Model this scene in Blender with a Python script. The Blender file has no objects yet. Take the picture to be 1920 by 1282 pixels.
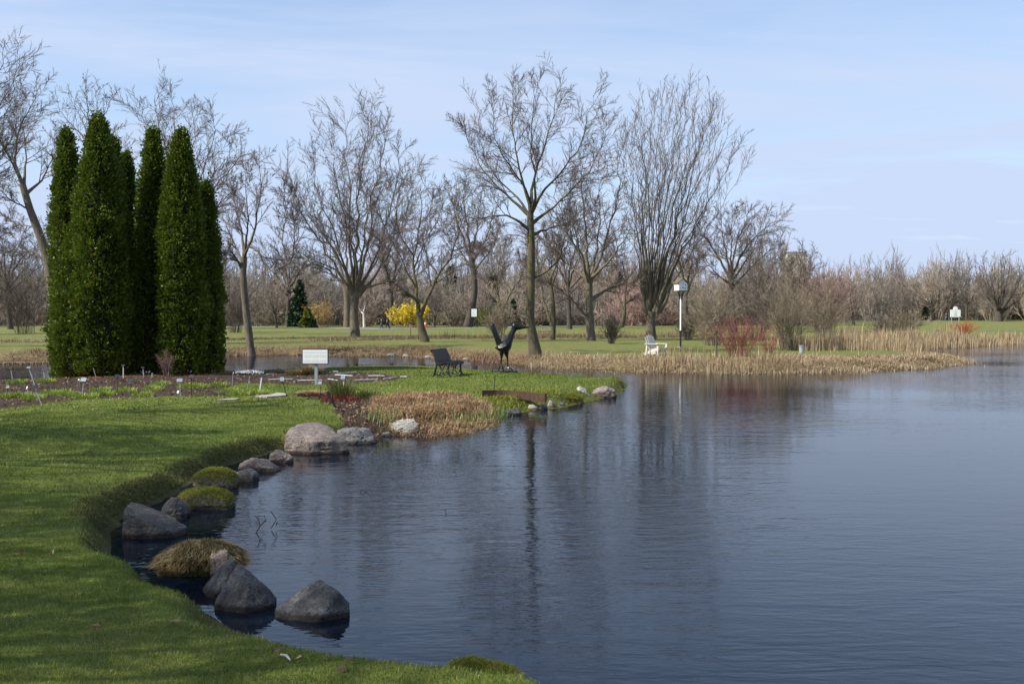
import bpy, bmesh, math, random
import numpy as np
from mathutils import Vector, Matrix, Euler

scene = bpy.context.scene
col = scene.collection
R = math.radians

# ------------------------------------------------------------------ camera
EYE = 2.6
FPX = 1867.0                       # focal length in photograph pixels (1920 wide)
PITCH = math.atan(57.0 / FPX)
cam_d = bpy.data.cameras.new('camera')
cam_d.lens = FPX / 1920 * 36.0
cam_d.sensor_width = 36.0
cam_d.clip_start = 0.1
cam_d.clip_end = 5000
cam = bpy.data.objects.new('camera', cam_d)
col.objects.link(cam)
cam.location = (0, 0, EYE)
cam.rotation_euler = (math.pi / 2 - PITCH, 0, 0)
scene.camera = cam

# ------------------------------------------------------------------ light
SUN_EL = R(41)
SAZ = math.atan2(-0.928, -0.371)    # direction towards the sun, from +Y clockwise
SDIR = Vector((math.sin(SAZ) * math.cos(SUN_EL), math.cos(SAZ) * math.cos(SUN_EL), math.sin(SUN_EL)))
world = bpy.data.worlds.new('World')
scene.world = world
world.use_nodes = True
wn, wl = world.node_tree.nodes, world.node_tree.links
wn.clear()
wout = wn.new('ShaderNodeOutputWorld')
wbg = wn.new('ShaderNodeBackground')
sky = wn.new('ShaderNodeTexSky')
sky.sky_type = 'NISHITA'
sky.sun_disc = False
sky.sun_elevation = SUN_EL
sky.sun_rotation = SAZ
sky.altitude = 50
sky.air_density = 1.0
sky.dust_density = 0.1
sky.ozone_density = 3.2
wbg.inputs['Strength'].default_value = 0.132
# thin cirrus: noise on a high flat layer, mixed over the sky as pale white
tc = wn.new('ShaderNodeTexCoord')
sep = wn.new('ShaderNodeSeparateXYZ')
wl.new(tc.outputs['Generated'], sep.inputs[0])
zc = wn.new('ShaderNodeMath'); zc.operation = 'MAXIMUM'; zc.inputs[1].default_value = 0.02
wl.new(sep.outputs['Z'], zc.inputs[0])
za = wn.new('ShaderNodeMath'); za.operation = 'ADD'; za.inputs[1].default_value = 0.12
wl.new(zc.outputs[0], za.inputs[0])
dx = wn.new('ShaderNodeMath'); dx.operation = 'DIVIDE'
dy = wn.new('ShaderNodeMath'); dy.operation = 'DIVIDE'
wl.new(sep.outputs['X'], dx.inputs[0]); wl.new(za.outputs[0], dx.inputs[1])
wl.new(sep.outputs['Y'], dy.inputs[0]); wl.new(za.outputs[0], dy.inputs[1])
cmb = wn.new('ShaderNodeCombineXYZ')
wl.new(dx.outputs[0], cmb.inputs[0]); wl.new(dy.outputs[0], cmb.inputs[1])
mp = wn.new('ShaderNodeMapping')
mp.inputs['Scale'].default_value = (0.55, 1.25, 1)
mp.inputs['Rotation'].default_value = (0, 0, R(14))
mp.inputs['Location'].default_value = (3.1, 1.7, 0)
wl.new(cmb.outputs[0], mp.inputs[0])
n1 = wn.new('ShaderNodeTexNoise'); n1.inputs['Scale'].default_value = 0.9; n1.inputs['Detail'].default_value = 9
n1.inputs['Roughness'].default_value = 0.58; n1.inputs['Distortion'].default_value = 0.7
wl.new(mp.outputs[0], n1.inputs['Vector'])
cr = wn.new('ShaderNodeValToRGB')
cr.color_ramp.elements[0].position = 0.4; cr.color_ramp.elements[0].color = (0.02, 0.02, 0.02, 1)
cr.color_ramp.elements[1].position = 0.74; cr.color_ramp.elements[1].color = (0.9, 0.9, 0.9, 1)
wl.new(n1.outputs['Fac'], cr.inputs[0])
wm = wn.new('ShaderNodeMixRGB'); wm.inputs[2].default_value = (3.2, 3.85, 5.1, 1)
# the veil thickens towards the horizon, where one looks through more of it
hz = wn.new('ShaderNodeMath'); hz.operation = 'DIVIDE'; hz.inputs[0].default_value = 0.16; wl.new(za.outputs[0], hz.inputs[1])
hm = wn.new('ShaderNodeMath'); hm.operation = 'ADD'; hm.use_clamp = True; wl.new(cr.outputs[0], hm.inputs[0]); wl.new(hz.outputs[0], hm.inputs[1])
wl.new(hm.outputs[0], wm.inputs[0]); wl.new(sky.outputs[0], wm.inputs[1])
wl.new(wm.outputs[0], wbg.inputs['Color'])
wl.new(wbg.outputs[0], wout.inputs['Surface'])

sun_d = bpy.data.lights.new('sun', 'SUN')
sun_d.energy = 5.0
sun_d.angle = R(0.53)
sun_d.color = (1.0, 0.95, 0.87)
sun = bpy.data.objects.new('sun', sun_d)
col.objects.link(sun)
sun.rotation_euler = (-SDIR).to_track_quat('-Z', 'Y').to_euler()
sun.location = (-40, -20, 60)

scene.view_settings.view_transform = 'Standard'
scene.view_settings.look = 'None'
scene.view_settings.exposure = 0.52
scene.view_settings.gamma = 1.0
scene.view_settings.use_curve_mapping = False
scene.cycles.max_bounces = 6
scene.cycles.transparent_max_bounces = 8
scene.cycles.caustics_reflective = False
scene.cycles.caustics_refractive = False

# ------------------------------------------------------------------ helpers
rng = np.random.default_rng(7)
CP, SP = math.cos(PITCH), math.sin(PITCH)

def ray(px, py):
    u = 641.0 - py
    return np.array([px - 960.0, FPX * CP + u * SP, -FPX * SP + u * CP])

def P(px, py, Y):
    """point on the photograph ray at depth Y"""
    d = ray(px, py)
    return np.array([0, 0, EYE]) + d * (Y / d[1])

def G(px, py, z=0.5):
    """point on the photograph ray at height z"""
    d = ray(px, py)
    return np.array([0, 0, EYE]) + d * ((z - EYE) / d[2])

def hash3(i, j, k):
    h = (i.astype(np.int64) * 374761393 + j.astype(np.int64) * 668265263 + k.astype(np.int64) * 2147483647) & 0x7fffffff
    h = ((h ^ (h >> 13)) * 1274126177) & 0x7fffffff
    return ((h ^ (h >> 16)) & 0xffff) / 65535.0

def vnoise(p, scale=1.0):
    p = np.asarray(p, float) * scale
    i = np.floor(p).astype(int); f = p - i; f = f * f * (3 - 2 * f)
    out = 0
    for a in (0, 1):
        for b in (0, 1):
            for c in (0, 1):
                w = (f[..., 0] if a else 1 - f[..., 0]) * (f[..., 1] if b else 1 - f[..., 1]) * (f[..., 2] if c else 1 - f[..., 2])
                out = out + w * hash3(i[..., 0] + a, i[..., 1] + b, i[..., 2] + c)
    return out * 2 - 1

def fbm(p, scale=1.0, oct=3):
    s, a, t = 0, 1.0, 0
    for o in range(oct):
        s = s + a * vnoise(np.asarray(p) + 17.3 * o, scale * 2 ** o); t += a; a *= 0.5
    return s / t

def sstep(x, a=0.0, b=1.0):
    t = np.clip((x - a) / (b - a), 0, 1)
    return t * t * (3 - 2 * t)

def mesh_from(name, V, F, var=None, smooth=False, attrs=None):
    """V (n,3), F (m,3|4) uniform polygons"""
    V = np.ascontiguousarray(V, dtype=np.float32); F = np.ascontiguousarray(F, dtype=np.int32)
    k = F.shape[1]
    me = bpy.data.meshes.new(name)
    me.vertices.add(len(V)); me.vertices.foreach_set('co', V.ravel())
    me.loops.add(F.size); me.loops.foreach_set('vertex_index', F.ravel())
    me.polygons.add(len(F)); me.polygons.foreach_set('loop_start', np.arange(0, F.size, k, dtype=np.int32))
    me.update(calc_edges=True)
    me.validate()
    if var is not None:
        a = me.attributes.new('var', 'FLOAT', 'POINT'); a.data.foreach_set('value', np.ascontiguousarray(var, dtype=np.float32))
    for k2, v2 in (attrs or {}).items():
        a = me.attributes.new(k2, 'FLOAT', 'POINT'); a.data.foreach_set('value', np.ascontiguousarray(v2, dtype=np.float32))
    me.polygons.foreach_set('use_smooth', np.full(len(F), bool(smooth))); me.update()
    return me

class Acc:
    """collects triangles for ONE mesh"""
    def __init__(s): s.V, s.F, s.A, s.n = [], [], [], 0
    def add(s, V, F, var=0.5):
        V = np.asarray(V, float).reshape(-1, 3); F = np.asarray(F, int).reshape(-1, 3)
        s.V.append(V); s.F.append(F + s.n); s.n += len(V)
        s.A.append(np.full(len(V), var) if np.isscalar(var) else np.asarray(var, float))
        return s
    def box(s, c, size, M=None, var=0.5):
        c = np.array(c, float); h = np.array(size, float) / 2
        v = np.array([[x, y, z] for x in (-1, 1) for y in (-1, 1) for z in (-1, 1)]) * h
        if M is not None: v = v @ np.array(M).T
        f = [(0, 1, 3), (0, 3, 2), (4, 6, 7), (4, 7, 5), (0, 4, 5), (0, 5, 1), (2, 3, 7), (2, 7, 6), (0, 2, 6), (0, 6, 4), (1, 5, 7), (1, 7, 3)]
        return s.add(v + c, f, var)
    def beam(s, a, b, w, t, up=(0, 0, 1), var=0.5):
        a = np.array(a, float); b = np.array(b, float); d = b - a; L = np.linalg.norm(d); d /= L
        u = np.cross(np.array(up, float), d); n = np.linalg.norm(u)
        if n < 1e-4: u = np.cross(np.array((1, 0, 0.0)), d); n = np.linalg.norm(u)
        u /= n; v = np.cross(d, u)
        return s.box((a + b) / 2, (L, w, t), np.column_stack([d, u, v]), var)
    def tube(s, pts, rad, sides=8, caps=True, var=0.5):
        pts = np.asarray(pts, float)[None]; rad = np.broadcast_to(np.asarray(rad, float), (1, pts.shape[1]))
        V, F = tubes(pts, rad, sides)
        s.add(V, F, var)
        if caps:
            k = pts.shape[1]
            for e, o in ((0, 0), (k - 1, 1)):
                ring = V[e * sides:(e + 1) * sides]
                f = [(0, i, i + 1) if o else (0, i + 1, i) for i in range(1, sides - 1)]
                s.add(ring, f, var)
        return s
    def prism(s, poly, thick, M=None, off=(0, 0, 0), var=0.5):
        """convex-ish polygon in local XZ extruded along local Y by +-thick/2 (fan from centroid)"""
        p = np.array(poly, float); n = len(p); c = p.mean(0)
        q = np.vstack([p, c])
        a = np.column_stack([q[:, 0], np.full(n + 1, -thick / 2), q[:, 1]]); b = a.copy(); b[:, 1] = thick / 2
        v = np.vstack([a, b]); f = []
        for i in range(n):
            j = (i + 1) % n
            f += [(i, j, n), (n + 1 + j, n + 1 + i, 2 * n + 1), (i, n + 1 + i, n + 1 + j), (i, n + 1 + j, j)]
        if M is not None: v = v @ np.array(M).T
        return s.add(v + np.array(off), f, var)
    def build(s, name, mat, parent=None, smooth=False, loc=None):
        V = np.vstack(s.V); F = np.vstack(s.F); A = np.concatenate(s.A)
        me = mesh_from(name, V, F, A, smooth)
        return link(name, me, mat, parent, loc)

def link(name, me, mat, parent=None, loc=None):
    o = bpy.data.objects.new(name, me)
    if mat is not None and len(me.materials) == 0: me.materials.append(mat)
    col.objects.link(o)
    if parent is not None: o.parent = parent
    if loc is not None: o.location = loc
    return o

def tag(o, label, cat, group=None, kind=None):
    if label: o['label'] = label
    if cat: o['category'] = cat
    if group: o['group'] = group
    if kind: o['kind'] = kind
    return o

def thing(name, label, cat, loc=(0, 0, 0), rz=0.0, group=None):
    o = bpy.data.objects.new(name, None)
    o.empty_display_size = 0.2
    col.objects.link(o)
    o.location = loc; o.rotation_euler = (0, 0, rz)
    return tag(o, label, cat, group)

def tubes(pts, rad, S):
    """pts (n,K,3) rad (n,K) -> verts, tris"""
    n, K, _ = pts.shape
    T = np.gradient(pts, axis=1) if K > 2 else np.repeat((pts[:, 1:] - pts[:, :1]), 2, axis=1)
    T = T / (np.linalg.norm(T, axis=2, keepdims=True) + 1e-9)
    ref = np.where(np.abs(T[:, :1, 2:3]) > 0.9, np.array([[[1.0, 0, 0]]]), np.array([[[0, 0, 1.0]]]))
    U = np.cross(T, np.broadcast_to(ref, T.shape)); U /= (np.linalg.norm(U, axis=2, keepdims=True) + 1e-9)
    W = np.cross(T, U)
    a = np.arange(S) / S * 2 * math.pi
    ring = U[:, :, None, :] * np.cos(a)[None, None, :, None] + W[:, :, None, :] * np.sin(a)[None, None, :, None]
    V = (pts[:, :, None, :] + ring * rad[:, :, None, None]).reshape(-1, 3)
    idx = np.arange(n * K * S).reshape(n, K, S)
    a0 = idx[:, :-1, :]; b0 = np.roll(a0, -1, axis=2); a1 = idx[:, 1:, :]; b1 = np.roll(a1, -1, axis=2)
    F = np.concatenate([np.stack([a0, b0, b1], -1).reshape(-1, 3), np.stack([a0, b1, a1], -1).reshape(-1, 3)])
    return V, F

def spikes(p0, p1, r):
    """thin three sided twigs that end in a point"""
    n = len(p0)
    d = p1 - p0; d = d / (np.linalg.norm(d, axis=1, keepdims=True) + 1e-9)
    ref = np.where(np.abs(d[:, 2:3]) > 0.9, np.array([[1.0, 0, 0]]), np.array([[0, 0, 1.0]]))
    u = np.cross(d, ref); u /= (np.linalg.norm(u, axis=1, keepdims=True) + 1e-9); w = np.cross(d, u)
    r = np.broadcast_to(np.asarray(r, float), (n,))[:, None]
    vs = [p0 + r * (u * math.cos(a) + w * math.sin(a)) for a in (0, 2.094, 4.189)] + [p1]
    V = np.stack(vs, 1).reshape(-1, 3)
    b = np.arange(n)[:, None] * 4
    F = np.concatenate([b + np.array([[0, 1, 3]]), b + np.array([[1, 2, 3]]), b + np.array([[2, 0, 3]])])
    return V, F

def blades1(p, h, w, lean, rng):
    n = len(p); a = rng.uniform(0, 2 * math.pi, n); d = np.stack([np.cos(a), np.sin(a), 0 * a], 1); s = np.stack([-np.sin(a), np.cos(a), 0 * a], 1)
    V = np.stack([p - s * w / 2, p + s * w / 2, p + np.array([[0, 0, 1.0]]) * h[:, None] + d * (h * lean)[:, None]], 1).reshape(-1, 3)
    return V, np.arange(n * 3).reshape(-1, 3)

def blades(p, h, w, lean, rng, az=None, droop=0.0):
    """two-triangle bent blades; returns V,F with 5 verts a blade"""
    n = len(p)
    a = rng.uniform(0, 2 * math.pi, n) if az is None else az
    h = np.broadcast_to(h, (n,)); w = np.broadcast_to(w, (n,)); lean = np.broadcast_to(lean, (n,))
    d = np.stack([np.cos(a), np.sin(a), np.zeros(n)], 1); s = np.stack([-np.sin(a), np.cos(a), np.zeros(n)], 1)
    up = np.array([[0, 0, 1.0]])
    mid = p + up * (h * 0.55)[:, None] + d * (h * lean * 0.35)[:, None]
    tip = p + up * (h * (1 - droop * np.minimum(lean, 1)))[:, None] + d * (h * lean)[:, None]
    V = np.stack([p - s * w[:, None] / 2, p + s * w[:, None] / 2, mid - s * w[:, None] * 0.4, mid + s * w[:, None] * 0.4, tip], 1).reshape(-1, 3)
    b = np.arange(n)[:, None] * 5
    F = np.concatenate([b + np.array([[0, 1, 3]]), b + np.array([[0, 3, 2]]), b + np.array([[2, 3, 4]])])
    return V, F

# ------------------------------------------------------------------ materials
def new_mat(name):
    m = bpy.data.materials.new(name); m.use_nodes = True
    nt = m.node_tree; nt.nodes.clear()
    out = nt.nodes.new('ShaderNodeOutputMaterial')
    b = nt.nodes.new('ShaderNodeBsdfPrincipled')
    nt.links.new(b.outputs[0], out.inputs['Surface'])
    return m, nt.nodes, nt.links, b, out

def noise(N, L, scale, detail=4, rough=0.6, vec=None, coord='Object', stretch=None):
    t = N.new('ShaderNodeTexNoise'); t.inputs['Scale'].default_value = scale; t.inputs['Detail'].default_value = detail
    t.inputs['Roughness'].default_value = rough
    if vec is None:
        c = N.new('ShaderNodeTexCoord'); vec = c.outputs[coord]
    if stretch:
        mpn = N.new('ShaderNodeMapping'); mpn.inputs['Scale'].default_value = stretch; L.new(vec, mpn.inputs[0]); vec = mpn.outputs[0]
    L.new(vec, t.inputs['Vector'])
    return t

def ramp(N, L, fac, stops):
    r = N.new('ShaderNodeValToRGB')
    e = r.color_ramp.elements
    while len(e) < len(stops): e.new(0.5)
    for i, (p_, c) in enumerate(stops):
        e[i].position = p_; e[i].color = tuple(c) + (1,)
    L.new(fac, r.inputs[0])
    return r

def mixc(N, L, fac, a, b, mode='MIX'):
    m = N.new('ShaderNodeMixRGB'); m.blend_type = mode
    for s, v in ((0, fac), (1, a), (2, b)):
        if isinstance(v, (int, float)): m.inputs[s].default_value = v
        elif isinstance(v, tuple): m.inputs[s].default_value = v + (1,) if len(v) == 3 else v
        else: L.new(v, m.inputs[s])
    return m.outputs[0]

def bump(N, L, b, h, strength=0.5, dist=0.02):
    n = N.new('ShaderNodeBump'); n.inputs['Strength'].default_value = strength; n.inputs['Distance'].default_value = dist
    L.new(h, n.inputs['Height']); L.new(n.outputs[0], b.inputs['Normal'])
    return n

def attr(N, name):
    a = N.new('ShaderNodeAttribute'); a.attribute_name = name
    return a.outputs['Fac']

def mat_noise(name, c0, c1, scale=6, rough=0.8, bs=0.4, bd=0.01, stretch=None, spec=0.3, detail=5, metal=0.0):
    m, N, L, b, o = new_mat(name)
    t = noise(N, L, scale, detail, 0.65, stretch=stretch)
    r = ramp(N, L, t.outputs['Fac'], [(0.3, c0), (0.7, c1)])
    L.new(r.outputs[0], b.inputs['Base Color'])
    b.inputs['Roughness'].default_value = rough; b.inputs['Specular IOR Level'].default_value = spec
    b.inputs['Metallic'].default_value = metal
    if bs: bump(N, L, b, t.outputs['Fac'], bs, bd)
    return m

def mat_leaf(name, c0, c1, c2=None, trans=0.25, rough=0.6, patch=0.0):
    """foliage: colour by per-piece 'var' attribute, some light passing through"""
    m, N, L, b, o = new_mat(name)
    st = [(0.0, c0), (0.75, c1)] + ([(1.0, c2)] if c2 else [])
    r = ramp(N, L, attr(N, 'var'), st)
    c = r.outputs[0]
    if patch:
        t = noise(N, L, patch, 3, 0.6)
        r2 = ramp(N, L, t.outputs['Fac'], [(0.35, (0.62, 0.66, 0.55)), (0.65, (1.15, 1.1, 1.0))])
        c = mixc(N, L, 1.0, c, r2.outputs[0], 'MULTIPLY')
    L.new(c, b.inputs['Base Color'])
    b.inputs['Roughness'].default_value = rough; b.inputs['Specular IOR Level'].default_value = 0.25
    tr = N.new('ShaderNodeBsdfTranslucent'); L.new(c, tr.inputs[0])
    mx = N.new('ShaderNodeMixShader'); mx.inputs[0].default_value = trans
    L.new(b.outputs[0], mx.inputs[1]); L.new(tr.outputs[0], mx.inputs[2]); L.new(mx.outputs[0], o.inputs['Surface'])
    return m

def mat_plain(name, c, rough=0.6, metal=0.0, spec=0.4, nz=0.12, scale=14):
    c = np.array(c)
    return mat_noise(name, tuple(c * (1 - nz)), tuple(np.minimum(c * (1 + nz), 1)), scale, rough, 0.15, 0.004, spec=spec, metal=metal)

# bark
def mat_bark(name, c0, c1, moss, mossamt=0.45):
    m, N, L, b, o = new_mat(name)
    t = noise(N, L, 9, 6, 0.7, stretch=(1, 1, 0.28))
    r = ramp(N, L, t.outputs['Fac'], [(0.3, c0), (0.68, c1)])
    t2 = noise(N, L, 1.3, 5, 0.7)
    r2 = ramp(N, L, t2.outputs['Fac'], [(0.48, (0, 0, 0)), (0.66, (mossamt,) * 3)])
    c = mixc(N, L, r2.outputs[0], r.outputs[0], moss)
    L.new(c, b.inputs['Base Color']); b.inputs['Roughness'].default_value = 0.9; b.inputs['Specular IOR Level'].default_value = 0.2
    bump(N, L, b, t.outputs['Fac'], 0.8, 0.04)
    return m

M = {}
M['bark'] = mat_bark('bark_grey', (0.066, 0.054, 0.042), (0.2, 0.165, 0.126), (0.12, 0.11, 0.035))
M['bark_moss'] = mat_bark('bark_mossy', (0.048, 0.042, 0.028), (0.14, 0.12, 0.08), (0.13, 0.12, 0.025), 0.8)
M['bark_dark'] = mat_bark('bark_dark', (0.038, 0.033, 0.028), (0.11, 0.092, 0.077), (0.08, 0.08, 0.04), 0.3)
M['bark_birch'] = mat_bark('bark_birch', (0.42, 0.4, 0.37), (0.72, 0.7, 0.66), (0.2, 0.18, 0.15), 0.3)
M['twig'] = mat_leaf('twig_grey', (0.075, 0.058, 0.048), (0.17, 0.135, 0.114), None, 0.0, 0.8)
M['twig_red'] = mat_leaf('twig_reddish', (0.11, 0.07, 0.06), (0.25, 0.15, 0.13), None, 0.0, 0.8)
M['twig_tan'] = mat_leaf('twig_tan', (0.13, 0.105, 0.07), (0.3, 0.24, 0.165), None, 0.0, 0.8)
m, N, L, b, o = new_mat('twig_wood')
ia = N.new('ShaderNodeAttribute'); ia.attribute_type = 'INSTANCER'; ia.attribute_name = 'hue'
sm_ = N.new('ShaderNodeMath'); sm_.operation = 'ADD'; L.new(ia.outputs['Fac'], sm_.inputs[0]); L.new(attr(N, 'var'), sm_.inputs[1])
rw = ramp(N, L, sm_.outputs[0], [(0.0, (0.13, 0.115, 0.098)), (0.3, (0.25, 0.215, 0.18)), (0.5, (0.3, 0.255, 0.19)), (0.85, (0.33, 0.215, 0.185))])
L.new(rw.outputs[0], b.inputs['Base Color']); b.inputs['Roughness'].default_value = 0.9; b.inputs['Specular IOR Level'].default_value = 0.1
M['twig_wood'] = m
M['dogwood'] = mat_leaf('dogwood_red', (0.15, 0.042, 0.04), (0.28, 0.08, 0.072), None, 0.0, 0.6)
M['dogwood_orange'] = mat_leaf('dogwood_orange', (0.3, 0.07, 0.03), (0.5, 0.14, 0.06), None, 0.0, 0.6)
M['thuja'] = mat_leaf('thuja_green', (0.03, 0.06, 0.006), (0.15, 0.205, 0.024), (0.3, 0.2, 0.07), 0.25, 0.5, 1.1)
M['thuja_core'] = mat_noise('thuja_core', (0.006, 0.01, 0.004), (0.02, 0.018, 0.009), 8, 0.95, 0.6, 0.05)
M['spruce'] = mat_leaf('spruce_green', (0.015, 0.03, 0.016), (0.04, 0.07, 0.03), (0.07, 0.1, 0.04), 0.1, 0.6)
M['juniper'] = mat_leaf('juniper_green', (0.07, 0.09, 0.012), (0.17, 0.19, 0.025), None, 0.15, 0.6)
M['forsythia'] = mat_leaf('forsythia_yellow', (0.5, 0.36, 0.02), (0.78, 0.62, 0.05), None, 0.25, 0.6)
M['witchhazel'] = mat_leaf('witchhazel_orange', (0.35, 0.2, 0.04), (0.55, 0.36, 0.09), None, 0.2, 0.6)
M['grass'] = mat_leaf('grass_blades', (0.1, 0.148, 0.019), (0.215, 0.275, 0.048), (0.44, 0.37, 0.18), 0.35, 0.55, 0.7)
M['bankgrass'] = mat_leaf('bank_grass', (0.06, 0.075, 0.014), (0.16, 0.165, 0.04), (0.36, 0.29, 0.14), 0.25, 0.6)
M['moss'] = mat_leaf('moss_blades', (0.11, 0.125, 0.012), (0.26, 0.26, 0.035), (0.36, 0.3, 0.11), 0.25, 0.7)
M['thatch'] = mat_leaf('dry_thatch', (0.1, 0.085, 0.03), (0.3, 0.22, 0.1), (0.42, 0.32, 0.17), 0.2, 0.7)
M['reed'] = mat_leaf('dry_reed', (0.2, 0.14, 0.075), (0.46, 0.35, 0.21), (0.62, 0.51, 0.34), 0.2, 0.7)
M['reed_dark'] = mat_leaf('dry_reed_brown', (0.11, 0.075, 0.05), (0.25, 0.17, 0.11), (0.42, 0.32, 0.2), 0.15, 0.7)
M['sedge'] = mat_leaf('sedge_russet', (0.19, 0.11, 0.05), (0.42, 0.275, 0.145), (0.56, 0.43, 0.26), 0.2, 0.7)
M['shoot'] = mat_leaf('green_shoots', (0.13, 0.22, 0.03), (0.3, 0.38, 0.06), (0.45, 0.46, 0.1), 0.3, 0.5)
M['iris'] = mat_leaf('iris_leaves', (0.13, 0.19, 0.05), (0.29, 0.35, 0.12), None, 0.3, 0.5)
M['redshoot'] = mat_leaf('red_shoots', (0.12, 0.02, 0.02), (0.26, 0.06, 0.05), None, 0.2, 0.5)
M['rush'] = mat_leaf('rush_leaves', (0.04, 0.07, 0.015), (0.13, 0.15, 0.04), (0.28, 0.22, 0.08), 0.2, 0.6)
M['petal'] = mat_leaf('white_petals', (0.7, 0.7, 0.66), (0.82, 0.82, 0.8), None, 0.2, 0.6)
M['litter'] = mat_leaf('leaf_litter', (0.13, 0.075, 0.04), (0.3, 0.2, 0.12), (0.42, 0.32, 0.21), 0.1, 0.8)
M['black'] = mat_plain('black_paint', (0.012, 0.013, 0.014), 0.42, spec=0.5)
M['slat'] = mat_noise('bench_slat', (0.014, 0.015, 0.016), (0.038, 0.038, 0.038), 20, 0.55, 0.3, 0.004, stretch=(1, 6, 6))
M['bronze'] = mat_noise('black_bronze', (0.004, 0.005, 0.006), (0.011, 0.013, 0.015), 30, 0.3, 0.7, 0.008, spec=0.35)
M['white'] = mat_plain('white_paint', (0.8, 0.8, 0.79), 0.5, nz=0.04)
M['weather'] = mat_noise('weathered_white_wood', (0.42, 0.37, 0.31), (0.68, 0.64, 0.58), 12, 0.75, 0.3, 0.004, stretch=(1, 1, 4))
M['galv'] = mat_plain('galvanised_steel', (0.34, 0.37, 0.39), 0.5, metal=0.3)
M['steelblue'] = mat_plain('grey_blue_post', (0.16, 0.2, 0.23), 0.5)
M['platelight'] = mat_plain('label_plate_light', (0.24, 0.27, 0.33), 0.6, spec=0.2)
M['platedark'] = mat_plain('label_plate_dark', (0.02, 0.024, 0.036), 0.6, spec=0.2)
M['plastic_white'] = mat_plain('white_plastic', (0.74, 0.74, 0.73), 0.45, nz=0.05)
M['pipe'] = mat_noise('weathered_pipe', (0.45, 0.44, 0.42), (0.72, 0.71, 0.69), 9, 0.6, 0.1, 0.003)
M['corten'] = mat_noise('rusty_steel', (0.035, 0.02, 0.014), (0.085, 0.045, 0.028), 7, 0.85, 0.4, 0.004)
M['paver'] = mat_noise('stone_paver', (0.26, 0.24, 0.2), (0.42, 0.39, 0.33), 9, 0.85, 0.4, 0.01)
M['asphalt'] = mat_noise('path_asphalt', (0.17, 0.17, 0.175), (0.26, 0.26, 0.265), 3, 0.9, 0.2, 0.01)
M['roofmoss'] = mat_noise('lichen_roof', (0.06, 0.055, 0.04), (0.19, 0.15, 0.065), 12, 0.9, 0.5, 0.02)
M['hole'] = mat_plain('dark_hole', (0.012, 0.012, 0.012), 0.9)
M['wood'] = mat_noise('cedar_wood', (0.22, 0.13, 0.07), (0.36, 0.23, 0.13), 9, 0.8, 0.3, 0.004, stretch=(1, 1, 5))
M['cone'] = mat_plain('cone_orange', (0.75, 0.11, 0.045), 0.5)
M['skin'] = mat_plain('skin', (0.5, 0.32, 0.24), 0.55, nz=0.06)
M['hair'] = mat_plain('hair_brown', (0.045, 0.025, 0.015), 0.6)
M['olive'] = mat_plain('olive_jacket', (0.05, 0.05, 0.035), 0.85)
M['navy'] = mat_plain('navy_jacket', (0.018, 0.022, 0.045), 0.85)
M['jeans'] = mat_plain('jeans', (0.045, 0.065, 0.12), 0.85)
M['dkcloth'] = mat_plain('dark_trousers', (0.014, 0.014, 0.018), 0.85)
M['redcloth'] = mat_plain('red_jacket', (0.6, 0.035, 0.04), 0.8)
M['bluecloth'] = mat_plain('blue_jeans', (0.03, 0.09, 0.25), 0.8)
M['fur'] = mat_plain('pale_collar', (0.62, 0.58, 0.5), 0.9)
M['concrete'] = mat_noise('pale_concrete', (0.42, 0.385, 0.34), (0.5, 0.465, 0.42), 0.6, 0.85, 0.1, 0.02)
M['brickred'] = mat_noise('red_brown_brick', (0.2, 0.11, 0.08), (0.3, 0.17, 0.13), 2.0, 0.85, 0.1, 0.02)
M['greyside'] = mat_noise('grey_siding', (0.34, 0.35, 0.37), (0.45, 0.46, 0.48), 1.0, 0.8, 0.1, 0.02)
M['glass'] = mat_plain('window_glass', (0.05, 0.06, 0.075), 0.12, spec=0.6)
M['fence'] = mat_noise('grey_rail', (0.22, 0.2, 0.18), (0.38, 0.35, 0.31), 5, 0.85, 0.2, 0.01)
M['signgreen'] = mat_noise('sign_print', (0.7, 0.74, 0.7), (0.42, 0.6, 0.36), 2.2, 0.5, 0.0)

# ------------------------------------------------------------------ terrain
# land outlines: (px, py, z used to find the point, bank width, shift along the view)
def shore(L):
    out = []
    for q in L:
        if q[0] == 'w': out.append((q[1], q[2], q[3]))
        else:
            g = G(q[0], q[1], q[2]); out.append((g[0], g[1] + (q[4] if len(q) > 4 else 0), q[3]))
    return np.array(out)

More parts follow.
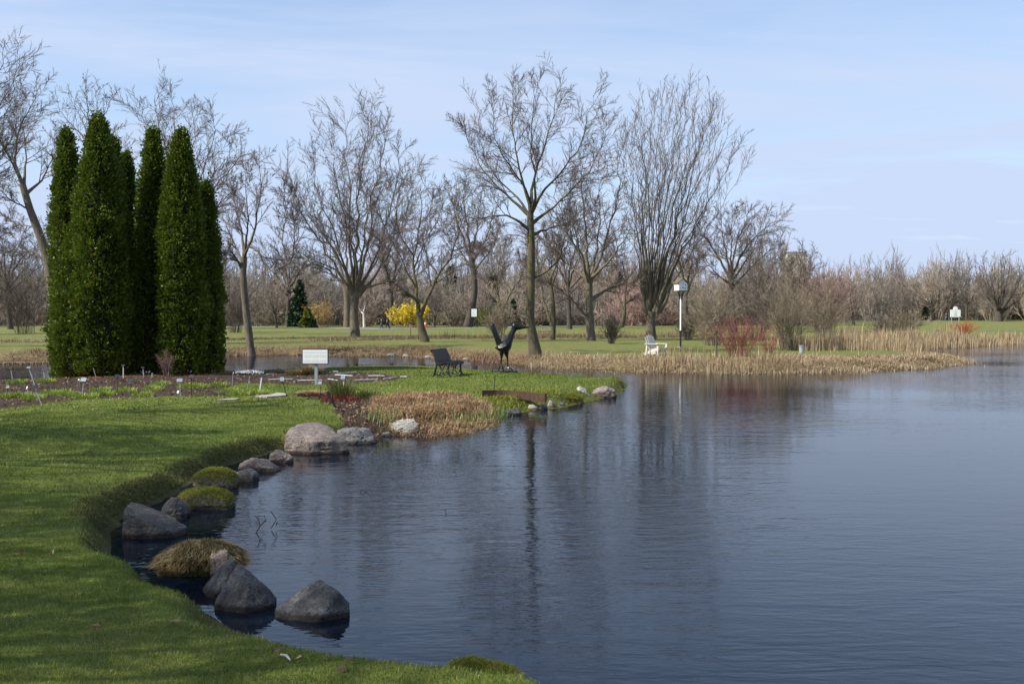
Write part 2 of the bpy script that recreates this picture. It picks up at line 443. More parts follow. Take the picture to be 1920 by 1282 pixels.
LAND_A = shore([
    ('w', -160, 46, 1.0), ('w', -60, 38.5, 1.0), ('w', -26, 35, 1.0),
    (0, 706, .42, 1, .5), (120, 700, .42, 1, .5), (260, 694, .42, 1, .5), (420, 690, .42, 1, .5), (500, 687, .42, 1, .5), (600, 683, .42, 1, .5), (700, 680.5, .42, 1, .5),
    (780, 680, .42, 1, .5), (850, 681, .42, 1, .5), (900, 684, .42, 1, .5), (960, 690, .4, 1, .4), (1010, 693, .4, .9, .4),
    (1080, 698, .36, .8, .3), (1125, 705, .3, .6, .2), (1160, 716, .05, .5), (1172, 722, 0, .4), (1165, 738, 0, .4),
    (1110, 751, 0, .5), (1060, 762, 0, .7), (1020, 766, 0, .9), (985, 771, 0, 1.0), (950, 781, 0, 1.0), (905, 795, 0, 1.0), (850, 806, 0, .9), (790, 813, 0, .8),
    (720, 817, 0, .7), (690, 824, 0, .6), (640, 832, 0, .5), (580, 838, 0, .4), (535, 842, 0, .3), (490, 855, 0, .3), (450, 866, 0, .28), (420, 872, 0, .2),
    (400, 882, 0, .16), (345, 905, 0, .26), (318, 925, 0, .2), (292, 942, 0, .3), (240, 962, 0, .22), (208, 978, 0, .3), (190, 992, .1, .25),
    (200, 1006, .28, .22), (222, 1016, .28, .26), (270, 1040, .28, .2), (330, 1074, .27, .24), (382, 1104, .25, .22), (432, 1142, .24, .26), (500, 1179, .22, .35),
    (600, 1200, .2, .45), (680, 1218, .18, .5), (760, 1237, .16, .5), (830, 1254, .14, .5), (930, 1276, .1, .5), (1010, 1300, .05, .5),
    ('w', 1.2, 5.4, .5), ('w', 3.2, 3.2, .5), ('w', 7, -1, .8), ('w', 16, -10, 1), ('w', 40, -40, 1), ('w', 40, -160, 1), ('w', -160, -160, 1)])
LAND_B = shore([
    ('w', -400, 110, 2), ('w', -160, 72, 1.5), ('w', -60, 58, 1.3),
    (0, 677, 0, 1.2), (120, 675, 0, 1.2), (300, 670, 0, 1.2), (420, 667, 0, 1.2), (480, 665, 0, 1.2), (560, 666, 0, 1.3), (640, 667, 0, 1.3), (700, 667, 0, 1.4),
    (760, 668, 0, 1.5), (800, 671, 0, 1.5), (860, 674, 0, 1.5), (930, 678, 0, 1.5), (1000, 685, 0, 1.4), (1060, 689, 0, 1.3), (1150, 693, 0, 1.2),
    (1250, 695.5, 0, 1.2), (1400, 697, 0, 1.2), (1500, 696, 0, 1.2), (1600, 694, 0, 1.2), (1700, 690, 0, 1.2), (1780, 684, 0, 1.2), (1812, 678, 0, 1),
    (1800, 674.5, 0, 1), (1740, 671, 0, 1.2), (1680, 668, 0, 1.3), (1640, 664, 0, 1.4), (1612, 659.5, 0, 1.5), (1640, 656, 0, 1.5), (1700, 653, 0, 1.5), (1760, 651, 0, 1.5),
    (1840, 647.5, 0, 1.5), (1920, 644, 0, 1.5), (2050, 641, 0, 1.5),
    ('w', 75, 86, 2), ('w', 160, 80, 2), ('w', 400, 60, 2), ('w', 1900, 60, 2), ('w', 1900, 1900, 2), ('w', -1900, 1900, 2), ('w', -1900, 110, 2)])

def sdf(poly, x, y):
    """signed distance (positive inside) and the bank width of the nearest edge"""
    best = np.full(x.shape, 1e9); bw = np.zeros(x.shape); ins = np.zeros(x.shape, bool)
    n = len(poly)
    for i in range(n):
        ax, ay, aw = poly[i]; bx, by, bw_ = poly[(i + 1) % n]
        ex, ey = bx - ax, by - ay
        t = np.clip(((x - ax) * ex + (y - ay) * ey) / (ex * ex + ey * ey + 1e-9), 0, 1)
        d = (x - ax - t * ex) ** 2 + (y - ay - t * ey) ** 2
        m = d < best
        best = np.where(m, d, best); bw = np.where(m, aw + (bw_ - aw) * t, bw)
        c = ((ay > y) != (by > y)) & (x < (bx - ax) * (y - ay) / (by - ay + 1e-12) + ax)
        ins ^= c
    d = np.sqrt(best)
    return np.where(ins, d, -d), bw

def land(x, y):
    x = np.asarray(x, float); y = np.asarray(y, float)
    j = np.stack([x, y, np.zeros_like(x)], -1)
    wob = 0.09 * fbm(j, 2.4, 3) + 0.10 * fbm(j + 40, 0.6, 2)
    da, wa = sdf(LAND_A, x, y); db, wb = sdf(LAND_B, x, y)
    da = da + wob * np.clip(np.hypot(x, y) / 14, 0.7, 1); db = db + wob * 2.5
    useb = db > da
    return np.where(useb, db, da), np.where(useb, wb, wa), useb, da, db

def height(x, y):
    d, w, useb, da, db = land(x, y)
    x = np.asarray(x, float); y = np.asarray(y, float)
    j = np.stack([x, y, np.zeros_like(x)], -1)
    w = w * np.where(w < .33, np.clip(1.6 + 1.7 * fbm(j + 77, 1.1, 2), .5, 3.2), np.clip(1.0 + .8 * fbm(j + 77, 0.9, 2), .5, 1.8))
    up = 0.27 * sstep(d / w, -0.15, 1.0) + 0.23 * sstep(d, 0, 4.5)
    up = up + 0.02 * fbm(j, 0.9, 2) * sstep(d, 0, 1) + 0.06 * fbm(j + 9, 0.12, 2) * sstep(d, 1, 6)
    dn = -0.10 * sstep(-d, 0, 0.25) - 0.75 * sstep(-d, 0.1, 4.0)
    return np.where(d > 0, up, dn + 0.27 * 0.055)

DIP = [tuple(G(a, b_, .45)[:2]) for a, b_ in ((886, 731.5), (930, 730.5), (975, 733.5), (1024, 739.5), (1062, 752), (1000, 768), (930, 778), (880, 770), (870, 745))]
_h0 = height
def height(x, y):
    x = np.asarray(x, float); y = np.asarray(y, float)
    ins = np.zeros(x.shape, bool); n = len(DIP)
    for i in range(n):
        ax, ay = DIP[i]; bx, by = DIP[(i + 1) % n]
        ins ^= ((ay > y) != (by > y)) & (x < (bx - ax) * (y - ay) / (by - ay + 1e-12) + ax)
    h = _h0(x, y)
    return np.where(ins & (h > .26), .26 + (h - .26) * .3, h)

def H(x, y):
    return float(height(np.array([x]), np.array([y]))[0])

def on(px, py, z=0.5):
    """ground point seen at that pixel"""
    for _ in range(4):
        g = G(px, py, z); z = H(g[0], g[1])
    return np.array([g[0], g[1], z])

def inpoly(poly, x, y):
    ins = np.zeros(x.shape, bool); n = len(poly)
    for i in range(n):
        ax, ay = poly[i]; bx, by = poly[(i + 1) % n]
        ins ^= ((ay > y) != (by > y)) & (x < (bx - ax) * (y - ay) / (by - ay + 1e-12) + ax)
    return ins

def pxpoly(L, z=0.48):
    return [tuple(G(a, b, z)[:2]) for a, b in L]

SOIL = [pxpoly([(-260, 722), (0, 711), (140, 705), (300, 700), (430, 698), (560, 696), (700, 699), (768, 707), (735, 714), (650, 720), (560, 722), (450, 717), (430, 728), (470, 738),
                (560, 742), (500, 743), (380, 742), (260, 747), (140, 752), (60, 760), (0, 768), (-260, 790)]),
        pxpoly([(545, 737), (620, 735), (720, 735), (860, 733), (935, 742), (930, 768), (880, 790), (800, 806), (720, 806), (680, 800), (640, 775), (625, 757), (580, 746)])]
MULCH = pxpoly([(95, 703), (130, 694), (300, 692), (420, 690), (432, 700), (380, 704), (240, 706), (150, 709)])

nr = np.concatenate([np.linspace(0.6, 4.2, 10)[:-1], np.geomspace(4.2, 60, 280)[:-1], np.geomspace(60, 170, 70)[:-1], np.geomspace(170, 1800, 36)])
fa = np.linspace(R(-31), R(31), 310)
ba = np.linspace(R(31), R(360 - 31), 64)[1:-1]
ang = np.concatenate([fa, ba])
RR, AA = np.meshgrid(nr, ang, indexing='ij')
gx = (RR * np.sin(AA)).ravel(); gy = (RR * np.cos(AA)).ravel()
gz = height(gx, gy)
nA, nR_ = len(ang), len(nr)
idx = np.arange(nA * nR_).reshape(nR_, nA)
a0 = idx[:-1]; a1 = idx[1:]; b0 = np.roll(a0, -1, 1); b1 = np.roll(a1, -1, 1)
GF = np.stack([a0, b0, b1, a1], -1).reshape(-1, 4)
gd, gw, gub, gda, gdb = land(gx, gy)
gj = np.stack([gx, gy, 0 * gx], -1)
jx = gx + 0.25 * fbm(gj, 1.1, 2); jy = gy + 0.5 * fbm(gj + 5, 0.8, 2)
soil = np.zeros(len(gx)); mulch = np.zeros(len(gx))
for sp in SOIL: soil = np.maximum(soil, inpoly(sp, jx, jy).astype(float))
mulch = inpoly(MULCH, jx, jy).astype(float)
dry = np.where(gub, 1 - sstep(gdb + 1.0 * fbm(gj, 0.5, 2), 1.6, 4.2), (1 - sstep(gda + 0.15 * fbm(gj, 2.0, 2), 0.1, 0.4)) * 0.35)
dry = np.maximum(dry, 0.0)
bed = sstep(-gd, 0.0, 0.15)
peat = np.where(gub, 0.0, (1 - sstep(gda, 0.35, 1.0)) * (gda > -0.3) * (np.clip(gw, 0, .5) < .33))
peat = np.where(gub, 0.0, (1 - sstep(gda / np.maximum(gw, .05), .75, 1.15)) * (gw < .36))
me = mesh_from('ground', np.column_stack([gx, gy, gz]), GF, None, True, {'soil': soil, 'mulch': mulch, 'dry': dry, 'bed': bed, 'peat': peat, 'far': gub.astype(float)})

m, N, L, b, o = new_mat('ground')
t1 = noise(N, L, 0.55, 6, 0.6); t2 = noise(N, L, 5.0, 5, 0.7); t3 = noise(N, L, 38, 3, 0.7); t4 = noise(N, L, 1.7, 5, 0.65)
g1 = ramp(N, L, t2.outputs['Fac'], [(0.3, (0.085, 0.122, 0.016)), (0.7, (0.155, 0.19, 0.034))])
g2 = ramp(N, L, t1.outputs['Fac'], [(0.42, (0, 0, 0)), (0.72, (0.55, 0.55, 0.55))])
c = mixc(N, L, g2.outputs[0], g1.outputs[0], (0.165, 0.17, 0.045))
g3 = ramp(N, L, t3.outputs['Fac'], [(0.3, (0.62, 0.62, 0.6)), (0.7, (1.25, 1.22, 1.2))])
c = mixc(N, L, 0.8, c, g3.outputs[0], 'MULTIPLY')
# far lawn is thinner and more yellow
fr = ramp(N, L, t4.outputs['Fac'], [(0.4, (0.125, 0.145, 0.034)), (0.66, (0.235, 0.205, 0.085))])
fm = N.new('ShaderNodeMath'); fm.operation = 'MULTIPLY'; fm.inputs[1].default_value = 0.75; L.new(attr(N, 'far'), fm.inputs[0])
c = mixc(N, L, fm.outputs[0], c, fr.outputs[0])
dr = ramp(N, L, t2.outputs['Fac'], [(0.3, (0.1, 0.075, 0.035)), (0.55, (0.2, 0.15, 0.075)), (0.75, (0.33, 0.25, 0.14))])
c = mixc(N, L, attr(N, 'dry'), c, dr.outputs[0])
so = ramp(N, L, t3.outputs['Fac'], [(0.3, (0.028, 0.019, 0.014)), (0.62, (0.075, 0.052, 0.04)), (0.8, (0.15, 0.11, 0.085))])
c = mixc(N, L, attr(N, 'soil'), c, so.outputs[0])
mu = ramp(N, L, t3.outputs['Fac'], [(0.3, (0.11, 0.045, 0.018)), (0.7, (0.28, 0.12, 0.05))])
c = mixc(N, L, attr(N, 'mulch'), c, mu.outputs[0])
pe = ramp(N, L, t3.outputs['Fac'], [(0.3, (0.03, 0.026, 0.012)), (0.7, (0.095, 0.08, 0.034))])
pt_ = N.new('ShaderNodeMath'); pt_.operation = 'MULTIPLY'; pt_.inputs[1].default_value = 0.7; L.new(attr(N, 'peat'), pt_.inputs[0])
c = mixc(N, L, pt_.outputs[0], c, pe.outputs[0])
be = ramp(N, L, t4.outputs['Fac'], [(0.35, (0.012, 0.011, 0.008)), (0.7, (0.038, 0.026, 0.013))])
c = mixc(N, L, attr(N, 'bed'), c, be.outputs[0])
L.new(c, b.inputs['Base Color']); b.inputs['Roughness'].default_value = 0.95; b.inputs['Specular IOR Level'].default_value = 0.15
bump(N, L, b, t3.outputs['Fac'], 0.9, 0.04)
ground = link('ground', me, m); tag(ground, None, None, kind='structure')

# water
wv = np.array([(-400, -150, 0), (1900, -150, 0), (1900, 400, 0), (-400, 400, 0)], float)
me = mesh_from('water', wv, np.array([[0, 1, 2, 3]]))
m, N, L, b, o = new_mat('pond_water'); N.remove(b)
tcw = N.new('ShaderNodeTexCoord')
w0 = noise(N, L, 1.0, 2, 0.5, tcw.outputs['Object'], stretch=(0.07, 0.12, 1))      # calm / rippled patches
w1 = noise(N, L, 1.0, 3, 0.55, tcw.outputs['Object'], stretch=(0.9, 3.0, 1))
w2 = noise(N, L, 1.0, 2, 0.5, tcw.outputs['Object'], stretch=(4.0, 11.0, 1))
w1.inputs['Distortion'].default_value = 0.6
cal = ramp(N, L, w0.outputs['Fac'], [(0.38, (0.22,) * 3), (0.6, (1.0,) * 3)])
ad = N.new('ShaderNodeMath'); ad.operation = 'MULTIPLY_ADD'; ad.inputs[1].default_value = 0.42
L.new(w2.outputs['Fac'], ad.inputs[0]); L.new(w1.outputs['Fac'], ad.inputs[2])
ml = N.new('ShaderNodeMath'); ml.operation = 'MULTIPLY'; L.new(ad.outputs[0], ml.inputs[0]); L.new(cal.outputs[0], ml.inputs[1])
bp = N.new('ShaderNodeBump'); bp.inputs['Strength'].default_value = 1.0; bp.inputs['Distance'].default_value = 0.013
L.new(ml.outputs[0], bp.inputs['Height'])
fz = N.new('ShaderNodeFresnel'); fz.inputs['IOR'].default_value = 1.52; L.new(bp.outputs[0], fz.inputs['Normal'])
gl = N.new('ShaderNodeBsdfGlossy'); gl.inputs['Roughness'].default_value = 0.02; L.new(bp.outputs[0], gl.inputs['Normal'])
tr = N.new('ShaderNodeBsdfTransparent'); tr.inputs[0].default_value = (0.42, 0.36, 0.25, 1)
tb = N.new('ShaderNodeBsdfDiffuse'); tb.inputs[0].default_value = (0.028, 0.054, 0.105, 1)      # turbid scatter, coloured bluer than the pond to stand in for reflected sky
tm_ = N.new('ShaderNodeMixShader'); tm_.inputs[0].default_value = 0.16; L.new(tr.outputs[0], tm_.inputs[1]); L.new(tb.outputs[0], tm_.inputs[2])
f2 = N.new('ShaderNodeFresnel'); f2.inputs['IOR'].default_value = 1.52
fa_ = N.new('ShaderNodeMath'); fa_.operation = 'MULTIPLY_ADD'; fa_.inputs[1].default_value = 0.5; L.new(fz.outputs[0], fa_.inputs[0])
fb_ = N.new('ShaderNodeMath'); fb_.operation = 'MULTIPLY'; fb_.inputs[1].default_value = 0.5; L.new(f2.outputs[0], fb_.inputs[0]); L.new(fb_.outputs[0], fa_.inputs[2])
mx = N.new('ShaderNodeMixShader'); L.new(fa_.outputs[0], mx.inputs[0]); L.new(tm_.outputs[0], mx.inputs[1]); L.new(gl.outputs[0], mx.inputs[2])
L.new(mx.outputs[0], o.inputs['Surface'])
tag(link('water', me, m), None, None, kind='structure')

# paths on the far lawn
def path(name, pts, wid):
    pts = np.array([G(a, b_, 0.5)[:2] for a, b_ in pts])
    s = np.concatenate([[0], np.cumsum(np.linalg.norm(np.diff(pts, axis=0), axis=1))])
    t = np.linspace(0, s[-1], max(12, int(s[-1] / 1.5)))
    q = np.column_stack([np.interp(t, s, pts[:, 0]), np.interp(t, s, pts[:, 1])])
    tn = np.gradient(q, axis=0); tn /= np.linalg.norm(tn, axis=1, keepdims=True); nn = np.column_stack([-tn[:, 1], tn[:, 0]])
    rows = [q + nn * wid * k for k in np.linspace(-0.5, 0.5, 5)]
    V = np.concatenate(rows); z = height(V[:, 0], V[:, 1]) + 0.03
    n = len(q); F = []
    for r in range(4):
        i = np.arange(n - 1) + r * n
        F.append(np.column_stack([i, i + n, i + n + 1, i + 1]))
    tag(link(name, mesh_from(name, np.column_stack([V, z]), np.concatenate(F)), M['asphalt']), None, None, kind='structure')

path('path', [(-200, 612), (100, 612), (330, 612.5), (560, 614.5), (700, 616.8), (830, 616), (1000, 612.5), (1300, 608), (1600, 604)], 4.0)
path('path', [(-150, 642.5), (0, 642), (118, 640)], 1.8)
path('path', [(1000, 619.5), (1030, 618.5), (1060, 618.2)], 1.5)
path('path', [(1560, 603.2), (1700, 601.5), (1850, 600), (2100, 599)], 4.5)
path('path', [(1836, 619.5), (1900, 620.5), (2050, 622)], 1.6)

# ------------------------------------------------------------------ trees
def resample(pts, K):
    pts = np.array(pts, float)
    # Catmull-Rom through the given points
    if len(pts) > 2:
        q = np.vstack([2 * pts[0] - pts[1], pts, 2 * pts[-1] - pts[-2]])
        out = []
        for i in range(1, len(q) - 2):
            t = np.linspace(0, 1, 9)[:-1][:, None]
            p0, p1, p2, p3 = q[i - 1], q[i], q[i + 1], q[i + 2]
            out.append(0.5 * ((2 * p1) + (-p0 + p2) * t + (2 * p0 - 5 * p1 + 4 * p2 - p3) * t ** 2 + (-p0 + 3 * p1 - 3 * p2 + p3) * t ** 3))
        pts = np.vstack(out + [pts[-1:]])
    s = np.concatenate([[0], np.cumsum(np.linalg.norm(np.diff(pts, axis=0), axis=1))])
    t = np.linspace(0, s[-1], K + 1)
    return np.column_stack([np.interp(t, s, pts[:, k]) for k in range(3)]), s[-1]

def grow(P0, D, L, R0, K, wig, trop, rg, tip=0.3):
    n = len(P0); p = P0.copy(); d = D / (np.linalg.norm(D, axis=1, keepdims=True) + 1e-9)
    pts = [p.copy()]
    for k in range(K):
        d = d + rg.normal(0, wig, (n, 3)) + np.array([[0, 0, trop]])
        d /= np.linalg.norm(d, axis=1, keepdims=True)
        p = p + d * (L / K)[:, None]; pts.append(p.copy())
    return np.stack(pts, 1), R0[:, None] * np.linspace(1, tip, K + 1)[None]

def spawn(pts, rad, L, m, t0, ang, ratio, rg, rr=0.6, fall=0.5, flat=0.0):
    n, K1, _ = pts.shape
    t = t0 + (1 - t0) * (np.arange(m)[None] + rg.uniform(0, 1, (n, m))) / m
    f = t * (K1 - 1); i = np.clip(f.astype(int), 0, K1 - 2); u = (f - i)[..., None]
    r_ = np.arange(n)[:, None]
    pos = pts[r_, i] * (1 - u) + pts[r_, i + 1] * u
    T = pts[r_, i + 1] - pts[r_, i]; T /= (np.linalg.norm(T, axis=2, keepdims=True) + 1e-9)
    rp = rad[r_, i] * (1 - u[..., 0]) + rad[r_, i + 1] * u[..., 0]
    rv = rg.normal(0, 1, (n, m, 3)); rv[..., 2] *= (1 - flat)
    pr = rv - (rv * T).sum(2, keepdims=True) * T; pr /= (np.linalg.norm(pr, axis=2, keepdims=True) + 1e-9)
    a = np.radians(rg.uniform(ang[0], ang[1], (n, m)))[..., None]
    D = np.cos(a) * T + np.sin(a) * pr
    Lc = (L[:, None] * ratio * (1 - fall * t) * rg.uniform(0.6, 1.25, (n, m)))
    return pos.reshape(-1, 3), D.reshape(-1, 3), Lc.ravel(), (rp * rr).ravel()

def bare_tree(name, label, base, trunk, limbs, trunk_r, seed, m2=11, m3=8, m4=6, ratio2=0.36, ratio3=0.45, ratio4=0.5, tw=0.007,
              bark='bark', twig='twig', group=None, cat='tree', trop=0.035, ang2=(28, 55), wig=0.055, parent_only=False, t2=0.22, flare=1.3):
    """trunk: polyline world pts; limbs: list of (world pts, r0). Everything relative to base."""
    rg = np.random.default_rng(seed)
    base = np.array(base, float)
    tw = max(0.0072, 0.00015 * base[1])
    root = thing(name, label, cat, tuple(base), group=group)
    K = 14
    ac = Acc()
    tp, tl = resample(np.array(trunk) - base, 12)
    s = np.linspace(0, 1, 13)
    tr_ = trunk_r[0] + (trunk_r[1] - trunk_r[0]) * s
    tr_ = tr_ * (1 + (flare - 1) * np.exp(-s * tl / (trunk_r[0] * 2.2)))
    tp[0, 2] -= 0.25
    wob = fbm(tp * 1.3 + seed, 1.0, 2)
    ac.tube(tp, tr_ * (1 + 0.08 * wob), 12, var=0.5)
    LP, LR, LL = [], [], []
    for pts, r0 in limbs:
        q, l = resample(np.array(pts) - base, K)
        q[1:-1] += rg.normal(0, 0.012 * l, (K - 1, 3)) * np.linspace(0.3, 1, K - 1)[:, None]
        LP.append(q); LR.append(r0 * (0.06 + 0.5 * np.linspace(1, 0.0, K + 1) ** 1.2)); LL.append(l)
    LP = np.stack(LP); LR = np.stack(LR); LL = np.array(LL)
    near = np.linalg.norm(LP[:, 0] - tp[-1], axis=1) < trunk_r[1] * 5 + .3
    sl = LL[:, None] * np.linspace(0, 1, K + 1)[None]
    LR = LR + np.where(near[:, None], np.maximum(0, trunk_r[1] * .72 - LR[:, :1]) * np.exp(-sl / (trunk_r[1] * 4)), 0)
    V, F = tubes(LP, LR, 7); ac.add(V, F)
    ac.build('trunk', M[bark], root, True)
    cr_ = Acc()
    # level 2
    p0, d, l, r = spawn(LP, LR, LL, m2, t2, ang2, ratio2, rg, 0.62, 0.45)
    r = np.clip(r * .8, tw * 1.3, 0.05)
    P2, R2 = grow(p0, d, l, r, 6, wig, trop, rg, 0.3)
    V, F = tubes(P2, R2, 4); cr_.add(V, F, np.repeat(rg.uniform(0.1, 0.7, len(P2)), 28))
    # limb tips continue as branches
    # level 3, from level 2 and from the outer limbs
    p0, d, l3, r = spawn(P2, R2, l, m3, 0.15, (25, 55), ratio3, rg, 0.7, 0.4)
    q0, qd, ql, qr = spawn(LP, LR, LL, m3, 0.45, (25, 60), ratio2 * ratio3 * 1.3, rg, 0.5, 0.3)
    p0 = np.vstack([p0, q0]); d = np.vstack([d, qd]); l3 = np.concatenate([l3, ql]); r = np.clip(np.concatenate([r, qr]), tw * 1.15, 0.03)
    P3, R3 = grow(p0, d, l3, r, 3, wig, trop, rg, 0.45)
    V, F = tubes(P3, R3, 3); cr_.add(V, F, np.repeat(rg.uniform(0.2, 0.9, len(P3)), 12))
    # level 4 twigs
    p0, d, l4, r = spawn(P3, R3, np.maximum(l3, 0.5), m4, 0.1, (18, 50), ratio4, rg, 0.8, 0.3)
    d = d + np.array([[0, 0, trop * 3]]); d /= np.linalg.norm(d, axis=1, keepdims=True)
    V, F = spikes(p0, p0 + d * l4[:, None], tw * rg.uniform(0.7, 1.1, len(p0)))
    cr_.add(V, F, np.repeat(rg.uniform(0.3, 1.0, len(p0)), 4))
    cr_.build('crown', M[twig], root)
    return root

def pxl(pts, Y):
    """pixel polyline (px, py[, depth offset]) to world"""
    return [P(q[0], q[1], Y + (q[2] if len(q) > 2 else 0)) for q in pts]

def limb(pts, r, Y, dd=0.0):
    n = len(pts)
    return (np.array([P(q[0], q[1], Y + dd * (i / (n - 1)) ** 0.8) for i, q in enumerate(pts)]), r)

def px_tree(name, label, Y, trunk, limbs, tr, seed, **k):
    tw_ = pxl(trunk, Y)
    b_ = tw_[0].copy(); b_[2] = H(b_[0], b_[1]); tw_[0] = b_.copy()
    return bare_tree(name, label, b_, tw_, [limb(l[0], l[1], Y, l[2] if len(l) > 2 else 0) for l in limbs], tr, seed, **k)

G_FAR = 'bare trees across the channel'
T5 = px_tree('bare_tree', 'tall bare tree with mossy leaning trunk behind the black bird sculpture', 50,
    [(1006, 676), (1000, 640), (994, 600), (995, 540), (996, 480), (995, 430), (994, 398)],
    [([(1000, 522), (1030, 505), (1050, 480), (1062, 440), (1072, 400)], .13, -1),
     ([(994, 405), (960, 375), (925, 345), (895, 300), (862, 235)], .12, 1),
     ([(996, 432), (950, 405), (905, 410), (868, 430), (840, 462)], .09, -1.5),
     ([(995, 400), (980, 340), (965, 280), (962, 210), (963, 160)], .13, .5),
     ([(995, 395), (1000, 340), (1022, 270), (1040, 200), (1050, 145)], .13, 1),
     ([(996, 400), (1020, 360), (1062, 310), (1096, 250), (1112, 180)], .12, -1),
     ([(997, 420), (1040, 385), (1090, 335), (1122, 285), (1138, 220)], .11, 1.5),
     ([(995, 410), (970, 370), (930, 330), (908, 280), (902, 205)], .1, 2.5),
     ([(995, 400), (1003, 350), (995, 280), (1000, 210), (1008, 155)], .11, -2.5),
     ([(997, 440), (1040, 425), (1085, 412), (1120, 385)], .07, 2.5),
     ([(996, 450), (960, 440), (920, 455), (890, 480)], .06, 2),
     ([(995, 400), (985, 350), (940, 290), (925, 240), (930, 185)], .1, -2)], (.25, .17), 11, flare=1.6, bark='bark_moss', m2=16, m3=9, m4=9, group=G_FAR)
T2 = px_tree('bare_tree', 'broad bare tree with many fanned stems on lawn behind the white sign', 80,
    [(667, 634), (664, 605), (664, 575), (667, 548)],
    [([(662, 562), (630, 500), (590, 440), (560, 380), (537, 315)], .2, 1), ([(663, 557), (640, 480), (610, 400), (592, 330), (586, 285)], .18, -2),
     ([(665, 552), (655, 470), (640, 380), (622, 305), (612, 255)], .2, 2), ([(668, 548), (668, 460), (672, 370), (682, 290), (690, 212)], .24, 0),
     ([(668, 548), (690, 460), (700, 380), (715, 300), (720, 238)], .2, -2), ([(670, 550), (705, 480), (730, 400), (745, 340), (755, 285)], .18, 2),
     ([(672, 554), (715, 500), (750, 430), (768, 370), (770, 325)], .16, -1), ([(674, 542), (720, 530), (765, 522), (800, 505), (815, 487)], .12, -2),
     ([(660, 550), (620, 510), (580, 490), (545, 478)], .11, 2), ([(668, 545), (660, 440), (655, 350), (650, 280), (652, 225)], .17, 4),
     ([(668, 545), (682, 450), (690, 350), (672, 285)], .15, -4), ([(662, 555), (630, 470), (575, 400), (545, 350)], .13, -4), ([(670, 550), (720, 460), (755, 400), (765, 345)], .13, 4)],
    (.34, .32), 12, m2=16, m3=9, m4=9, group=G_FAR)
T3 = px_tree('bare_tree', 'bare tree with forked leaning trunk left of the bench', 69,
    [(797, 643), (790, 615), (785, 592)],
    [([(785, 592), (779, 540), (775, 490), (784, 430), (790, 370), (798, 330)], .22, 1), ([(787, 594), (805, 550), (822, 515), (850, 470), (862, 420), (860, 365)], .2, -1),
     ([(779, 535), (750, 500), (725, 470), (702, 440)], .1, 2), ([(776, 480), (750, 440), (740, 390), (735, 345)], .1, -2), ([(820, 515), (800, 480), (795, 430), (815, 370)], .1, 2),
     ([(850, 470), (885, 460), (908, 472)], .09, -1), ([(786, 565), (755, 545), (733, 546)], .06, -1), ([(777, 500), (800, 450), (825, 400), (832, 350)], .1, 3), ([(779, 540), (745, 470), (715, 410), (710, 370)], .1, -3)],
    (.28, .25), 13, bark='bark_moss', m2=15, m3=9, m4=9, group=G_FAR)
T1 = px_tree('bare_tree', 'bare tree with S-bent limb at the channel edge right of the cedars', 58,
    [(473, 664), (466, 620), (460, 570), (456, 520), (458, 482)],
    [([(458, 490), (463, 464), (484, 472), (500, 503), (520, 510), (545, 490), (558, 440), (568, 390)], .15, -1), ([(458, 482), (452, 430), (440, 380), (430, 335)], .14, 1),
     ([(459, 475), (478, 430), (485, 380), (490, 330), (485, 295)], .14, 0), ([(455, 505), (432, 472), (412, 487)], .09, -1), ([(456, 495), (440, 460), (424, 420), (410, 385)], .1, 2),
     ([(540, 497), (530, 450), (536, 400), (530, 350)], .08, 1), ([(458, 480), (465, 420), (460, 360), (462, 310)], .11, -2), ([(550, 480), (552, 430), (545, 385), (548, 350)], .06, -1)],
    (.23, .18), 14, bark='bark', m2=14, m3=9, m4=9, group=G_FAR)
T7 = px_tree('bare_tree', 'grey bare tree with long low side limbs left of the white garden chair', 72,
    [(1108, 641), (1106, 600), (1104, 560), (1104, 532)],
    [([(1101, 594), (1070, 560), (1040, 535), (1017, 525)], .16, -2), ([(1108, 562), (1135, 545), (1160, 535), (1190, 528), (1212, 518)], .14, 1),
     ([(1104, 534), (1085, 480), (1060, 430), (1045, 380), (1040, 325)], .2, 1), ([(1104, 532), (1100, 460), (1095, 390), (1090, 320), (1086, 275)], .21, -1),
     ([(1106, 532), (1130, 470), (1150, 400), (1160, 340), (1165, 285)], .2, 0), ([(1106, 530), (1120, 450), (1125, 370), (1130, 300)], .16, 4), ([(1104, 525), (1070, 500), (1035, 470), (1016, 432)], .12, 2),
     ([(1106, 525), (1150, 480), (1180, 430), (1194, 385)], .12, -3), ([(1104, 530), (1085, 460), (1070, 390), (1068, 330)], .14, -4)],
    (.3, .27), 15, m2=15, m3=9, m4=9, group=G_FAR)
T6 = px_tree('bare_tree', 'slim pale two-stemmed bare tree right of the bird sculpture', 75,
    [(1036, 639), (1038, 600), (1036, 560), (1031, 522)],
    [([(1031, 524), (1015, 490), (1000, 460), (985, 425)], .14, 2), ([(1032, 522), (1050, 480), (1060, 440), (1066, 390)], .15, 1), ([(1034, 540), (1045, 500), (1040, 450), (1035, 400)], .12, -2),
     ([(1034, 610), (1022, 570), (1012, 530), (1008, 480), (1000, 430)], .2, 3), ([(1010, 525), (990, 500), (970, 480)], .08, 2)],
    (.18, .15), 16, bark='bark_moss', m2=13, m3=9, m4=9, group=G_FAR)
